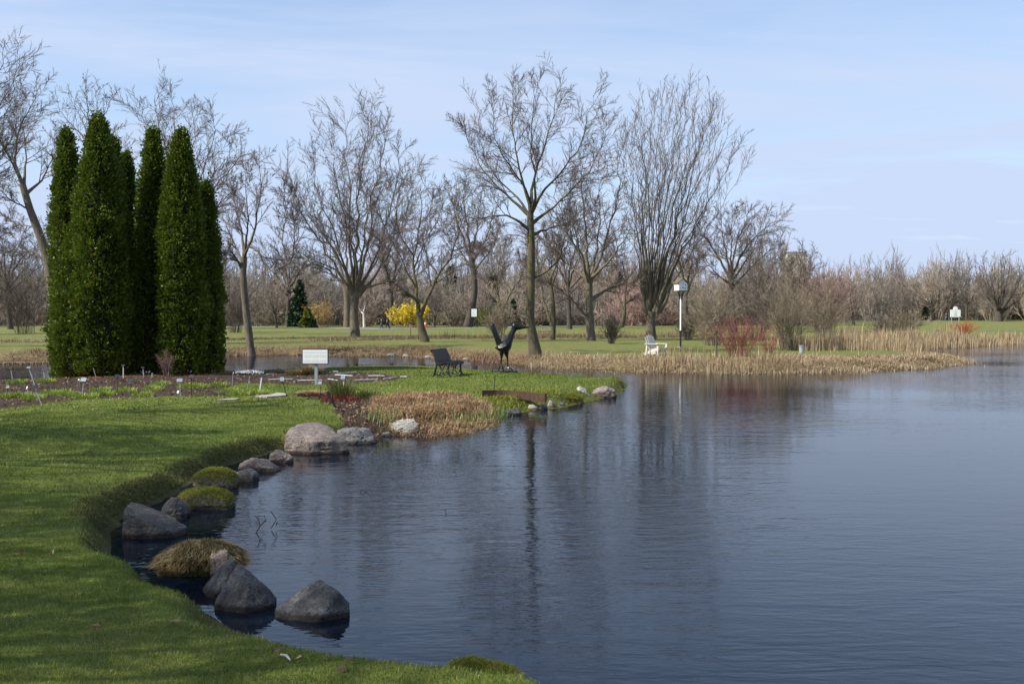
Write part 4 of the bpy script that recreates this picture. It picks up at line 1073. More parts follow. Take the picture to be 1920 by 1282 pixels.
# ------------------------------------------------------------------ rocks
def mat_rock(name, c0, c1, c2, moss=0.0, wet=True):
    m, N, L, b, o = new_mat(name)
    t = noise(N, L, 5, 8, 0.7); t2 = noise(N, L, 45, 4, 0.7); t3 = noise(N, L, 1.8, 5, 0.6)
    r = ramp(N, L, t.outputs['Fac'], [(0.3, c0), (0.52, c1), (0.72, c2)])
    r2 = ramp(N, L, t2.outputs['Fac'], [(0.34, (0.45,) * 3), (0.66, (1.4,) * 3)])
    c = mixc(N, L, 0.9, r.outputs[0], r2.outputs[0], 'MULTIPLY')
    if moss:
        geo = N.new('ShaderNodeNewGeometry'); sx = N.new('ShaderNodeSeparateXYZ'); L.new(geo.outputs['Normal'], sx.inputs[0])
        ma = N.new('ShaderNodeMath'); ma.operation = 'MULTIPLY_ADD'; ma.inputs[1].default_value = 0.9; L.new(sx.outputs['Z'], ma.inputs[0]); L.new(t3.outputs['Fac'], ma.inputs[2])
        rm = ramp(N, L, ma.outputs[0], [(1.15 - moss, (0, 0, 0)), (1.3 - moss, (1, 1, 1))])
        mc = ramp(N, L, t2.outputs['Fac'], [(0.3, (0.07, 0.09, 0.012)), (0.7, (0.19, 0.19, 0.035))])
        c = mixc(N, L, rm.outputs[0], c, mc.outputs[0])
    if wet:   # the stone is dark and wet in the first centimetres above the water
        tc_ = N.new('ShaderNodeNewGeometry'); sp_ = N.new('ShaderNodeSeparateXYZ'); L.new(tc_.outputs['Position'], sp_.inputs[0])
        wr = ramp(N, L, sp_.outputs['Z'], [(0.035, (0.3, 0.26, 0.22)), (0.07, (1, 1, 1))])
        c = mixc(N, L, 1.0, c, wr.outputs[0], 'MULTIPLY')
    L.new(c, b.inputs['Base Color']); b.inputs['Roughness'].default_value = 0.85; b.inputs['Specular IOR Level'].default_value = 0.3
    ad_ = N.new('ShaderNodeMath'); ad_.operation = 'MULTIPLY_ADD'; ad_.inputs[1].default_value = 0.35; L.new(t2.outputs['Fac'], ad_.inputs[0]); L.new(t.outputs['Fac'], ad_.inputs[2])
    bump(N, L, b, ad_.outputs[0], 1.0, 0.06)
    return m
M['rock_pink'] = mat_rock('rock_pinkish', (0.12, 0.095, 0.082), (0.25, 0.2, 0.17), (0.38, 0.32, 0.275))
M['rock_grey'] = mat_rock('rock_grey', (0.09, 0.085, 0.082), (0.19, 0.18, 0.17), (0.32, 0.305, 0.285))
M['rock_pale'] = mat_rock('rock_pale', (0.22, 0.2, 0.16), (0.4, 0.37, 0.31), (0.55, 0.52, 0.45))
M['rock_dark'] = mat_rock('rock_dark', (0.035, 0.035, 0.036), (0.09, 0.09, 0.09), (0.22, 0.215, 0.205))
M['rock_slab'] = mat_rock('rock_slab', (0.05, 0.047, 0.042), (0.105, 0.098, 0.086), (0.2, 0.19, 0.17))
M['rock_moss'] = mat_rock('rock_mossy', (0.11, 0.1, 0.08), (0.22, 0.2, 0.16), (0.3, 0.28, 0.23), moss=0.5)
M['mound'] = mat_rock('mossy_turf', (0.06, 0.06, 0.02), (0.12, 0.115, 0.03), (0.2, 0.17, 0.07), moss=0.45, wet=False)

def ico(sub):
    bm = bmesh.new(); bmesh.ops.create_icosphere(bm, subdivisions=sub, radius=1.0)
    V = np.array([v.co[:] for v in bm.verts]); F = np.array([[v.index for v in f.verts] for f in bm.faces]); bm.free()
    return V, F
ICO4 = ico(5); ICO3 = ico(4); ICO2 = ico(3)

def hull_planes(pts):
    bm = bmesh.new()
    for p_ in pts: bm.verts.new(p_)
    r_ = bmesh.ops.convex_hull(bm, input=bm.verts)
    bm.normal_update()
    c = np.mean([v.co[:] for v in bm.verts], axis=0)
    pl = []
    for f in bm.faces:
        n = np.array(f.normal[:]); d = np.dot(n, np.array(f.verts[0].co[:]) - c)
        if d < 0: n, d = -n, -d
        pl.append((n, max(d, 1e-3)))
    bm.free()
    return c, pl

def rock_mesh(pts, seed, amp=.05, soft=14, res=ICO4, rough=1.0):
    jr = np.random.default_rng(seed + 900)
    pts = np.array(pts, float); ext = pts.max(0) - pts.min(0)
    if 9 < soft < 16: pts = pts + jr.uniform(-.075, .075, pts.shape) * ext * np.array([1, 1, .8])
    soft = soft * 3.2 if soft > 9 else soft * 1.6
    c, pl = hull_planes(pts)
    D, F = res
    inv = np.stack([np.maximum(D @ n, 1e-4) / d for n, d in pl], 1)      # 1/r for every plane
    k = soft
    r_ = 1.0 / (np.sum(inv ** k, 1) ** (1.0 / k))
    V = D * r_[:, None]
    s = np.mean(r_)
    rid = 1 - np.abs(fbm(V / s * np.array([1, 1, 1.7]) + seed * 1.7, 2.6, 3))
    V = V * (1 + 1.3 * amp * fbm(V / s + seed * 3.1, 1.4, 4)[:, None] + amp * .7 * rough * fbm(V / s + seed, 7, 3)[:, None] - amp * 1.4 * sstep(rid, .86, 1.0)[:, None])
    return V + c, F

def rock(label, pts, mat, seed, amp=.05, soft=14, name='boulder', res=ICO4, group='boulders along the pond edge', cover=None):
    """pts: world hull points"""
    pts = np.array(pts, float); base = np.array([pts[:, 0].mean(), pts[:, 1].mean(), max(pts[:, 2].min(), -.1)])
    V, F = rock_mesh(pts - base, seed, amp, soft, res)
    rme = mesh_from(name, V, F, np.full(len(V), .5), True)
    if soft >= 16: rme.set_sharp_from_angle(angle=R(24))
    o_ = link(name, rme, M[mat], loc=tuple(base))
    tag(o_, label, 'rock', group)
    if cover:
        n, matc, hmin, hl, zmin = cover
        rg = np.random.default_rng(seed + 500)
        A_, B_, C_ = V[F[:, 0]], V[F[:, 1]], V[F[:, 2]]
        nr_ = np.cross(B_ - A_, C_ - A_); ar = np.linalg.norm(nr_, axis=1); nz = nr_[:, 2] / (ar + 1e-9)
        w_ = ar * (nz > hmin) * ((A_[:, 2] + base[2]) > zmin); w_ /= w_.sum()
        i = rg.choice(len(F), n, p=w_); u = rg.random((n, 2)); fl = u.sum(1) > 1; u[fl] = 1 - u[fl]
        p_ = A_[i] + (B_[i] - A_[i]) * u[:, :1] + (C_[i] - A_[i]) * u[:, 1:]
        nn = nr_[i] / ar[i][:, None]
        az = np.arctan2(nn[:, 1], nn[:, 0]) + rg.normal(0, .7, n)
        Vb, Fb = blades(p_ - nn * .01, hl * rg.uniform(.5, 1.2, n), hl * .11, (1 - nn[:, 2]) * 1.6 + rg.uniform(.1, .7, n), rg, az, droop=.75)
        Acc().add(Vb, Fb, np.repeat(rg.beta(2, 2, n), 5)).build('moss_cover' if matc == 'moss' else 'grass_cover', M[matc], o_)
    return o_

def rk(px0, px1, pyt, pyb, depth=1.0, shape=None, zb=0.0):
    """hull points of a boulder from its pixel box; shape: list of (u,v) outline, u 0..1 left-right, v 0..1 bottom-top"""
    Yf = G((px0 + px1) / 2, pyb, zb)[1]
    a = P(px0, pyb, Yf)[0]; b_ = P(px1, pyb, Yf)[0]; w = b_ - a
    ht = P(px0, pyt, Yf + w * depth * .4)[2] - zb
    shape = shape or [(0, 0), (.05, .55), (.3, .95), (.6, 1), (.9, .6), (1, 0)]
    out = []
    for u, v in shape:
        for k, s in ((0.0, .86), (.45, 1.0), (1.0, .72)):
            uu = .5 + (u - .5) * (s if v < .5 else (.5 + s * .5))
            out.append((a + w * uu, Yf + w * depth * k * (1 - .0 * v), zb - .25 + (ht * v + .25) * (s if v > .5 else 1) if v > 0 else zb - .3))
    return out

def rkp(front, pts, under):
    Yf = G(front[0], front[1], 0.0)[1]
    out = [P(a, b_, Yf + d_) for a, b_, d_ in pts]
    for a, d_ in under: out += [np.array([P(a, front[1], Yf + d_)[0], Yf + d_, -.3])]
    return out
rock('large pinkish flat-topped boulder, the biggest on the shore', rkp((577, 852), [(562, 793, .95), (600, 790, 1.1), (624, 803, 1.0), (540, 802, .5), (533, 815, .2), (582, 827, 0), (654, 826, .2), (534, 843, .2), (577, 852, 0), (655, 846, .2)], [(532, .2), (580, 0), (657, .2), (560, 1.2), (630, 1.2)]), 'rock_pink', 1, .03, 20)
rock('rough grey boulder right of the big pinkish one', rkp((660, 833), [(632, 806, .3), (645, 801, .6), (672, 803, .7), (692, 800, .6), (706, 822, .3), (704, 828, .15), (660, 833, 0), (630, 826, .2), (668, 812, .1)], [(628, .2), (665, 0), (706, .2), (690, .9), (640, .9)]), 'rock_grey', 2, .05, 18)
rock('pale rounded boulder below the russet sedge', rkp((770, 816), [(731, 793, .3), (745, 789, .5), (758, 783, .6), (776, 784, .5), (785, 797, .3), (784, 812, .2), (770, 816, 0), (735, 808, .15), (755, 800, .05)], [(730, .2), (765, 0), (786, .2), (775, .8), (740, .8)]), 'rock_pale', 3, .06, 16)
rock('small brown stone left of the pale rounded boulder', rk(712, 736, 808, 818, .8), 'rock_grey', 4, .06, 10, res=ICO2)
rock('flat mossy reddish stone in shallow water below the sedge', rk(826, 876, 800, 809, .5), 'rock_moss', 5, .06, 10, res=ICO3)
rock('small brown stone leaning on a mossy bank left of the big boulder', rk(498, 546, 842, 868, .8, [(0, 0), (.05, .6), (.35, 1), (.7, .7), (1, .3), (1, 0)]), 'rock_pink', 6, .06, 12)
rock('low brownish boulder left of the small leaning stone', rk(446, 522, 858, 884, .6, [(0, 0), (.02, .6), (.3, 1), (.65, .9), (1, .2), (1, 0)]), 'rock_pink', 7, .05, 12)
rock('dark wet stone in front of the low brownish boulder', rk(438, 486, 876, 902, .7), 'rock_dark', 8, .06, 12, res=ICO3)
rock('moss-covered domed rock beside the recessed bank', rk(352, 442, 874, 918, .8, [(0, 0), (.02, .6), (.25, .95), (.6, 1), (.9, .75), (1, 0)]), 'rock_moss', 9, .06, 9, name='mossy_rock', cover=(5200, 'moss', .15, .05, .05))
rock('low mossy ledge in front of the moss-covered domed rock', rk(318, 440, 910, 956, .55, [(0, 0), (.05, .7), (.3, 1), (.7, .95), (.95, .6), (1, 0)]), 'rock_moss', 10, .06, 9, name='mossy_rock', cover=(5200, 'moss', .2, .05, .04))
rock('dark stone wedged behind the tilted slab', rk(296, 352, 930, 972, .7), 'rock_dark', 11, .06, 12)
rock('tilted grey slab of layered rock in the cove', rkp((272, 1010), [(244, 937, .45), (262, 943, .6), (323, 966, .6), (352, 986, .35), (230, 958, .1), (316, 992, .05), (228, 990, .05), (272, 1010, 0), (334, 1008, .1)], [(226, .05), (272, 0), (336, .1), (350, .5), (250, .6)]), 'rock_slab', 12, .03, 22)
rock('turf-covered mound with a bare stone face at the near bank', rk(272, 452, 1010, 1082, .55, [(0, 0), (.03, .35), (.25, .8), (.55, 1), (.85, .85), (1, .35), (1, 0)]), 'mound', 13, .05, 8, name='turf_mound', cover=(9000, 'thatch', -.1, .085, .04))
rock('bare brown stone showing through the turf mound', rk(392, 436, 1026, 1076, .35, [(0, 0), (0, .8), (.5, 1), (.75, .95), (1, .2), (1, 0)], .05), 'rock_pink', 14, .05, 16)
rock('left half of the split dark pyramid rock', rkp((400, 1122), [(434, 1043, .35), (440, 1047, .1), (414, 1061, .5), (379, 1101, .3), (385, 1112, .1), (400, 1120, 0), (440, 1120, 0), (450, 1080, .5)], [(378, .3), (398, 0), (445, 0), (450, .7), (400, .7)]), 'rock_dark', 15, .018, 30)
rock('dark pyramid-shaped rock with sharp ridge at the near shore', rkp((455, 1150), [(448, 1053, .34), (441, 1062, .28), (466, 1090, .08), (500, 1098, .2), (519, 1118, .2), (514, 1130, .12), (455, 1150, 0), (401, 1134, .12), (404, 1124, .2)], [(400, .12), (455, 0), (518, .15), (500, .75), (425, .75)]), 'rock_dark', 16, .018, 34)
rock('dark saddle-shaped rock standing alone in the water', rkp((592, 1167), [(513, 1141, .25), (517, 1156, .1), (577, 1094, .4), (600, 1085, .45), (622, 1100, .4), (636, 1107, .16), (656, 1132, .25), (654, 1150, .15), (592, 1167, 0)], [(512, .2), (592, 0), (656, .2), (630, .85), (545, .85)]), 'rock_dark', 17, .02, 28)
rock('low mossy hump at the bottom edge of the picture', rk(826, 990, 1228, 1300, .7, [(0, 0), (.02, .5), (.3, 1), (.6, .8), (1, .2), (1, 0)]), 'mound', 18, .05, 8, name='turf_mound', cover=(9000, 'moss', .0, .04, .02))
rock('pink granite boulder at the tip of the lawn', rk(1104, 1161, 721, 746, .8, [(0, 0), (.02, .4), (.35, .9), (.6, 1), (.85, .75), (1, 0)]), 'rock_pink', 19, .04, 14)
rock('grey pointed boulder left of the pink granite one', rk(1076, 1108, 722, 745, .8, [(0, 0), (.1, .5), (.35, 1), (.75, .7), (1, .1), (1, 0)], .05), 'rock_pale', 20, .05, 14)
rock('mossy rock at the very tip of the peninsula', rk(1138, 1175, 709, 728, .9), 'rock_moss', 21, .06, 9, name='mossy_rock', cover=(2200, 'moss', .1, .07, .08), res=ICO3)
rock('mossy hump left of the grey pointed boulder', rk(1048, 1100, 736, 756, .8, zb=.02), 'mound', 22, .06, 8, name='turf_mound', cover=(3000, 'moss', .1, .08, .08), res=ICO3)
rock('dark low rock under the corten edge at the shore', rk(944, 982, 764, 778, .8), 'rock_dark', 23, .06, 12, res=ICO3)
for i, (a, b_, c, d, lab) in enumerate([(988, 1012, 758, 769, 'pale flat shore stone, left one of the small row'), (1008, 1030, 757, 768, 'grey flat shore stone in the middle of the small row'),
                                        (1026, 1040, 749, 765, 'upright grey shore stone in the small row'), (1036, 1060, 754, 763, 'pale slanted shore stone, right one of the small row')]):
    rock(lab, rk(a, b_, c, d, .8), 'rock_pale' if i % 2 == 0 else 'rock_grey', 24 + i, .07, 14, name='shore_stone', res=ICO2, group='small stones in a row at the shore')
for i, (a, b_, c, d, lab) in enumerate([(495, 512, 653, 663, 'grey stone at the channel edge right of the S-bent tree'), (512, 532, 650, 662, 'angular grey stone at the channel edge, right of a smaller one'),
        (540, 572, 655, 663, 'long flat stone on the far channel bank left of the white sign'), (646, 672, 655, 665, 'grassy stone on the far channel bank right of the white sign'), (724, 744, 661, 668, 'dark stone on the far channel bank'),
        (752, 768, 663, 669, 'pale stone at the channel edge under the small nest box'), (795, 812, 666, 671, 'pale stone at the channel edge left of the bench'), (866, 880, 669, 675, 'small pale stone right behind the bench'),
        (905, 925, 670, 676, 'grey stone at the channel edge left of the bird sculpture'), (1442, 1452, 688, 697, 'dark stone in the reeds below the small red dogwood')]):
    rock(lab, rk(a, b_, c, d, .8), 'rock_pale' if i in (5, 6, 7) else 'rock_grey', 40 + i, .07, 12, name='bank_stone', res=ICO2, group='stones on the far bank of the channel')

# ------------------------------------------------------------------ grass, reeds, sedge (uncountable)
def stuff(acc, name, mat, label, cat):
    return tag(acc.build(name, M[mat]), label, cat, kind='stuff')

grg = np.random.default_rng(300)
acc = Acc(); bank = Acc()
for r0, r1, dens, bh, bwid in ((4.6, 8.0, 3800, .03, .0044), (8.0, 11.5, 2600, .033, .0055), (11.5, 16, 1300, .038, .0075), (16, 23, 620, .042, .011), (23, 38, 150, .048, .023)):
    A_ = R(62) / 2 * (r1 * r1 - r0 * r0)
    n = int(A_ * dens)
    r_ = np.sqrt(grg.uniform(r0 * r0, r1 * r1, n)); a_ = grg.uniform(R(-31), R(31), n)
    x, y = r_ * np.sin(a_), r_ * np.cos(a_)
    k = (x < 1.9) | (y > 23); x, y = x[k], y[k]
    d, w_, ub, da, db = land(x, y)
    k = (da > .03) & ~ub; x, y, da, w_ = x[k], y[k], da[k], w_[k]
    sm = np.zeros(len(x), bool)
    for sp in SOIL: sm |= inpoly(sp, x, y)
    x, y, da, w_ = x[~sm], y[~sm], da[~sm], w_[~sm]
    z = height(x, y); n = len(x)
    e_ = .05
    ox = land(x - e_, y)[3] - land(x + e_, y)[3]; oy = land(x, y - e_)[3] - land(x, y + e_)[3]
    face = -(ox * x + oy * y) / (np.hypot(ox, oy) * np.hypot(x, y) + 1e-9)
    edge = (da < np.minimum(w_ * 1.1 + .05, .5)) & (face > .1)
    pat = fbm(np.stack([x, y, 0 * x], 1), .55, 3)
    var = np.clip(grg.beta(2, 2.4, n) * .6 + .5 * pat + .06 + (grg.random(n) < .13) * .45, 0, 1)
    p_ = np.column_stack([x, y, z - .004])
    k = ~edge
    if r0 < 8:
        V, F = blades(p_[k], bh * grg.uniform(.55, 1.25, k.sum()), bwid, grg.uniform(.1, .9, k.sum()), grg); acc.add(V, F, np.repeat(var[k], 5))
    else:
        V, F = blades1(p_[k], bh * grg.uniform(.55, 1.25, k.sum()), bwid * 1.25, grg.uniform(.1, .9, k.sum()), grg); acc.add(V, F, np.repeat(var[k], 3))
    k = edge
    if k.sum():
        # long grass hanging over the bank: leans towards the water
        e_ = .05
        gxn = (land(x[k] + e_, y[k])[3] - land(x[k] - e_, y[k])[3]); gyn = (land(x[k], y[k] + e_)[3] - land(x[k], y[k] - e_)[3])
        az = np.arctan2(-gyn, -gxn) + grg.normal(0, .8, k.sum())
        V, F = blades(p_[k], bh * 2.0 * grg.uniform(.5, 1.3, k.sum()), bwid * 1.15, grg.uniform(.3, 1.3, k.sum()), grg, az, droop=.8)
        bank.add(V, F, np.repeat(np.clip(grg.beta(2, 2, k.sum()), 0, 1), 5))
stuff(acc, 'lawn_grass', 'grass', 'short mown grass of the near lawn', 'grass')
# turf fringe draping over the steep near bank
for i in range(len(LAND_A) - 1):
    ax, ay, aw = LAND_A[i]; bx, by, bw2 = LAND_A[i + 1]
    if not (4 < ay < 27 and ax < 2): continue
    ln = math.hypot(bx - ax, by - ay); n = int(ln * 800)
    if aw > .6: n //= 3
    t = grg.random(n); wv2 = aw + (bw2 - aw) * t
    nx, ny = -(by - ay) / ln, (bx - ax) / ln
    mx_, my_ = (ax + bx) / 2, (ay + by) / 2
    if sdf(LAND_A, np.array([mx_ + nx * .05]), np.array([my_ + ny * .05]))[0][0] < 0: nx, ny = -nx, -ny
    fc = (nx * mx_ + ny * my_) / math.hypot(mx_, my_)      # inland normal along the view: bank faces the viewer when positive
    if fc < .1: continue
    off = grg.uniform(.02, 1.0, n) * (wv2 * 1.2 + .06)
    x = ax + (bx - ax) * t + nx * off; y = ay + (by - ay) * t + ny * off
    z = height(x, y); k = z > .03; x, y, z = x[k], y[k], z[k]; n = len(x)
    if not n: continue
    hs_ = np.clip(math.hypot(ax, ay) / 12, .8, 1.5)
    lp_ = .55 + .6 * fbm(np.column_stack([x, y, z]), 2.5, 2)
    V, F = blades(np.column_stack([x, y, z]), np.where(grg.random(n) < .12, .13, .07) * lp_ * grg.uniform(.5, 1.3, n), .006 * hs_, grg.uniform(.3, 1.5, n), grg, math.atan2(-ny, -nx) + grg.normal(0, .6, n), droop=1.15)
    bank.add(V, F, np.repeat(np.clip(grg.beta(2, 2.2, n) + .25 * (lp_ - .55), 0, 1), 5))
stuff(bank, 'bank_grass', 'bankgrass', 'longer grass hanging over the near pond bank', 'grass')

def along(pts, n, rg, z=0.0, jit=.3):
    q = np.array([G(a, b_, z)[:2] for a, b_ in pts]); s = np.concatenate([[0], np.cumsum(np.linalg.norm(np.diff(q, axis=0), axis=1))])
    t = rg.uniform(0, s[-1], n)
    return np.column_stack([np.interp(t, s, q[:, 0]), np.interp(t, s, q[:, 1])]) + rg.normal(0, jit, (n, 2))

def reedbed(acc, pts, n, h, wid, lean, jit, seed, zmin=-.05, shift=0.0, droop=.3, back=None):
    rg = np.random.default_rng(seed)
    q = along(pts, n, rg, 0.0, 0.0)
    q[:, 1] += shift + (rg.uniform(0, 1, n) * jit if back else rg.normal(0, jit, n)); q[:, 0] += rg.normal(0, .25, n)
    z = np.maximum(height(q[:, 0], q[:, 1]), zmin)
    cl = np.clip(.62 + .95 * fbm(np.column_stack([q, 0 * z]), .8, 3), .2, 1.5)
    V, F = blades(np.column_stack([q, z]), h * cl * rg.uniform(.4, 1.25, n), wid * rg.uniform(.7, 1.3, n), np.abs(rg.normal(0, lean, n)), rg, None, droop)
    acc.add(V, F, np.repeat(np.clip(rg.beta(2, 2, n) + .15 * cl - .1, 0, 1), 5))

acc = Acc()
fr = [(1000, 685), (1060, 689), (1150, 693), (1250, 695.5), (1400, 697), (1500, 696), (1600, 694)]
reedbed(acc, fr, 9000, .36, .022, 1.5, 1.3, 310, shift=.7, droop=.75)
reedbed(acc, [(1180, 695), (1300, 696), (1450, 697)], 1200, .95, .018, .35, .7, 311, shift=.9)
reedbed(acc, [(1320, 697), (1400, 697), (1500, 696)], 1500, .8, .022, .8, .6, 312, shift=.3)
reedbed(acc, [(1460, 696), (1600, 694), (1700, 690), (1780, 684), (1806, 679)], 8500, .34, .028, 1.6, .9, 313, shift=.7, droop=.75)
reedbed(acc, [(1480, 672), (1560, 670), (1640, 667), (1690, 670)], 5200, 1.25, .024, .22, 1.6, 314)
reedbed(acc, [(1590, 657), (1640, 655), (1700, 653), (1760, 651), (1810, 648)], 5200, 1.35, .03, .2, 1.3, 315, shift=1.0)
reedbed(acc, [(1800, 649), (1860, 646), (1940, 643), (2040, 641)], 2600, .85, .03, .3, 1.3, 316, shift=1.0)
stuff(acc, 'dry_reeds', 'reed', 'straw-coloured dry reeds along the far bank and spit', 'reeds')
acc = Acc()
reedbed(acc, [(640, 667), (760, 668), (860, 674), (1000, 685)], 6500, .3, .02, .9, 1.0, 320, shift=1.0, droop=.6)
reedbed(acc, [(0, 677), (120, 675), (300, 670), (420, 667), (560, 666), (650, 667)], 7000, .28, .028, 1.0, 1.0, 321, shift=1.2, droop=.7)
stuff(acc, 'bank_litter', 'litter', 'brown dead leaves and grass on the channel bank', 'dead grass')
acc = Acc()
reedbed(acc, [(830, 644), (900, 646), (960, 645), (1040, 642), (1200, 641), (1330, 642)], 1500, .8, .022, .2, .9, 322)
reedbed(acc, [(600, 652), (700, 650), (820, 646), (1000, 645), (1200, 643), (1340, 644)], 7000, .42, .03, .6, 1.5, 323)
reedbed(acc, [(-60, 655), (60, 654), (300, 652), (430, 650), (600, 648), (760, 645)], 4200, .3, .03, .8, 1.6, 324)
stuff(acc, 'dead_stalks', 'reed_dark', 'brown dead stalks in a strip on the far lawn', 'dead grass')

# channel shallows at the left: half sunk litter
acc = Acc(); rg = np.random.default_rng(325)
q = along([(-40, 681), (60, 680), (118, 679)], 900, rg, 0.0, .5)
V, F = blades(np.column_stack([q, np.full(900, .005)]), .09, .05, rg.uniform(.5, 2, 900), rg, None, .8); acc.add(V, F, np.repeat(rg.random(900), 5))
stuff(acc, 'channel_debris', 'litter', 'dead leaves lying in the shallow channel at left', 'dead leaves')

# russet sedge patch
acc = Acc(); rg = np.random.default_rng(330)
sp = pxpoly([(688, 760), (700, 745), (760, 735), (880, 732), (925, 742), (935, 760), (900, 772), (820, 778), (740, 772)], .5)
sp = np.array(sp); mn, mxp = sp.min(0), sp.max(0)
q = rg.uniform(mn, mxp, (26000, 2)); q = q[inpoly([tuple(v) for v in sp], q[:, 0], q[:, 1])][:9000]
z = height(q[:, 0], q[:, 1]) + .1 * (fbm(np.column_stack([q, 0 * q[:, 0]]), 1.6, 2) + .6)
n = len(q)
V, F = blades(np.column_stack([q, z - .1]), (.26 * rg.uniform(.6, 1.2, n)), .016, rg.uniform(.3, 1.5, n), rg, None, .55)
acc.add(V, F, np.repeat(rg.beta(2, 2, n), 5))
stuff(acc, 'russet_sedge', 'sedge', 'flattened russet-brown sedge mass by the shore', 'dead sedge')
acc = Acc()
for pts, n, h in (([(690, 812), (740, 812)], 140, .18), ([(810, 808), (850, 806), (905, 795), (950, 781)], 380, .19), ([(905, 788), (960, 768), (1010, 758), (1050, 752)], 130, .12)):
    q = along(pts, n, rg, .0, .0); q += rg.normal(0, 1, q.shape) * np.array([.12, .28]); q[:, 1] += .35
    z = np.maximum(height(q[:, 0], q[:, 1]), -.05)
    V, F = blades(np.column_stack([q, z]), h * rg.uniform(.6, 1.4, n), .014, rg.uniform(0, .5, n), rg); acc.add(V, F, np.repeat(rg.random(n), 5))
stuff(acc, 'iris_shoots', 'iris', 'green upright iris shoots along the water edge', 'plants')
acc = Acc()
q = along([(930, 775), (980, 764), (1030, 756)], 2600, rg, .1, .0); q[:, 1] += rg.uniform(.7, 2.2, 2600); q[:, 0] += rg.normal(0, .3, 2600)
V, F = blades(np.column_stack([q, height(q[:, 0], q[:, 1])]), .11 * rg.uniform(.5, 1.4, 2600), .014, rg.uniform(.3, 1.3, 2600), rg, None, .5); acc.add(V, F, np.repeat(rg.beta(2, 2, 2600), 5))
stuff(acc, 'straggly_bank_plants', 'moss', 'straggly olive plants below the rusty steel edging', 'plants')

acc = Acc(); rg = np.random.default_rng(335)
for sp_ in SOIL:
    sp_ = np.array(sp_); q = rg.uniform(sp_.min(0), sp_.max(0), (7000, 2)); q = q[inpoly([tuple(v) for v in sp_], q[:, 0], q[:, 1])][:3200]; n = len(q)
    c_ = np.column_stack([q, height(q[:, 0], q[:, 1]) + .008]); V, F = sprays(c_, rg.normal(0, 1, (n, 3)), .075, rg, .0); acc.add(V, F, np.repeat(rg.beta(1, 3, n), 5))
stuff(acc, 'bed_litter', 'litter', 'bark chips and dead leaves strewn on the flower beds', 'litter')

# tufts that stand singly
def tuft(name, label, px, py, n, h, wid, lean, rad, mat, cat, seed, group=None, droop=.3):
    g = on(px, py); rg = np.random.default_rng(seed)
    a = rg.uniform(0, 6.283, n); q = np.sqrt(rg.random(n)) * rad
    p_ = np.column_stack([np.cos(a) * q, np.sin(a) * q * .8, np.full(n, -.02)])
    V, F = blades(p_, h * rg.uniform(.55, 1.15, n), wid, lean * (.3 + q / rad) * rg.uniform(.5, 1.2, n), rg, a + rg.normal(0, .5, n), droop)
    o_ = Acc().add(V, F, np.repeat(rg.beta(2, 2, n), 5)).build(name, M[mat], None, False, tuple(g))
    return tag(o_, label, cat, group)
tuft('rush_tuft', 'spiky green rush tuft above the big pinkish boulder', 642, 803, 420, .62, .009, .55, .28, 'rush', 'plant', 340)
tuft('rush_tuft', 'thinner browning rush tuft right of the spiky green one', 690, 797, 240, .4, .009, .7, .28, 'rush', 'plant', 341)
tuft('dry_grass_clump', 'small cut dry grass clump left of the sign post', 554, 703, 500, .26, .014, .8, .3, 'thatch', 'plant', 342, 'cut dry grass clumps')
tuft('dry_grass_clump', 'larger cut dry grass clump touching the sign post', 583, 701, 700, .36, .014, .8, .34, 'thatch', 'plant', 343, 'cut dry grass clumps')
tuft('reed_island', 'clump of dry reeds standing out in the open water', 1624, 719, 60, .34, .02, 1.2, .4, 'reed', 'reeds', 344)
tuft('reed_island', 'tiny reed stub in open water right of the clump', 1646, 719, 16, .24, .03, .3, .06, 'reed_dark', 'reeds', 345)
tuft('dead_stalk_heap', 'heap of red-brown dead stalks in the front bed', 583, 742, 420, .2, .02, 1.1, .3, 'sedge', 'plant', 346)
shoots = [(10, 745, 60), (40, 744, 60), (62, 748, 40), (92, 740, 70), (115, 737, 80), (128, 742, 70), (160, 746, 70), (185, 734, 60), (195, 741, 60), (235, 734, 50), (268, 742, 70), (285, 731, 70), (300, 722, 40), (350, 726, 70), (372, 727, 60), (408, 724, 70),
          (425, 735, 40), (445, 741, 40), (480, 738, 40), (655, 742, 90), (680, 741, 70), (715, 744, 60), (32, 718, 40), (88, 716, 40)]
words = ['far left front', 'left front', 'left', 'left middle', 'left middle back', 'left centre front', 'beside the light label', 'left centre back', 'left centre', 'below the navy labels', 'below the shaded cedar foot', 'in front of the reddish shrub', 'nearest the cedar mulch', 'yellow-green, right of the pale blue label',
         'yellow-green, in the middle of the bed', 'yellow-green, below the white flowers', 'right end', 'right front corner', 'by the white stake', 'bright, at the foot of the white-staked label', 'bright, right of the white-staked label', 'left of the russet sedge', 'far left back', 'at the back left by three tilted labels']
for i, (px, py, n) in enumerate(shoots):
    tuft('shoot_clump', 'clump of young green shoots, ' + words[i], px, py, max(n * 2, 150), .17, .02, .45, .3, 'shoot', 'plant', 350 + i, 'young shoots in the flower bed')
tuft('red_shoot_clump', 'dark red peony shoots in the front bed', 630, 752, 160, .2, .018, .4, .4, 'redshoot', 'plant', 380)
tuft('red_shoot_clump', 'second dark red shoot clump, right of the first', 652, 754, 120, .16, .018, .4, .3, 'redshoot', 'plant', 381)
acc = Acc()
rg = np.random.default_rng(385)
for k in range(46):
    g = on(440 + 52 * rg.random(), 701 + 5 * rg.random()); n = 5
    c_ = g + rg.normal(0, .05, (n, 3)) * np.array([1, 1, .2]) + np.array([0, 0, .12])
    V, F = sprays(c_, np.tile([[0, -1.0, .3]], (n, 1)), .09, rg, .4); acc.add(V, F, np.repeat(rg.random(n), 5))
stuff(acc, 'white_flowers', 'petal', 'patch of small white spring flowers at the back of the bed', 'flowers')

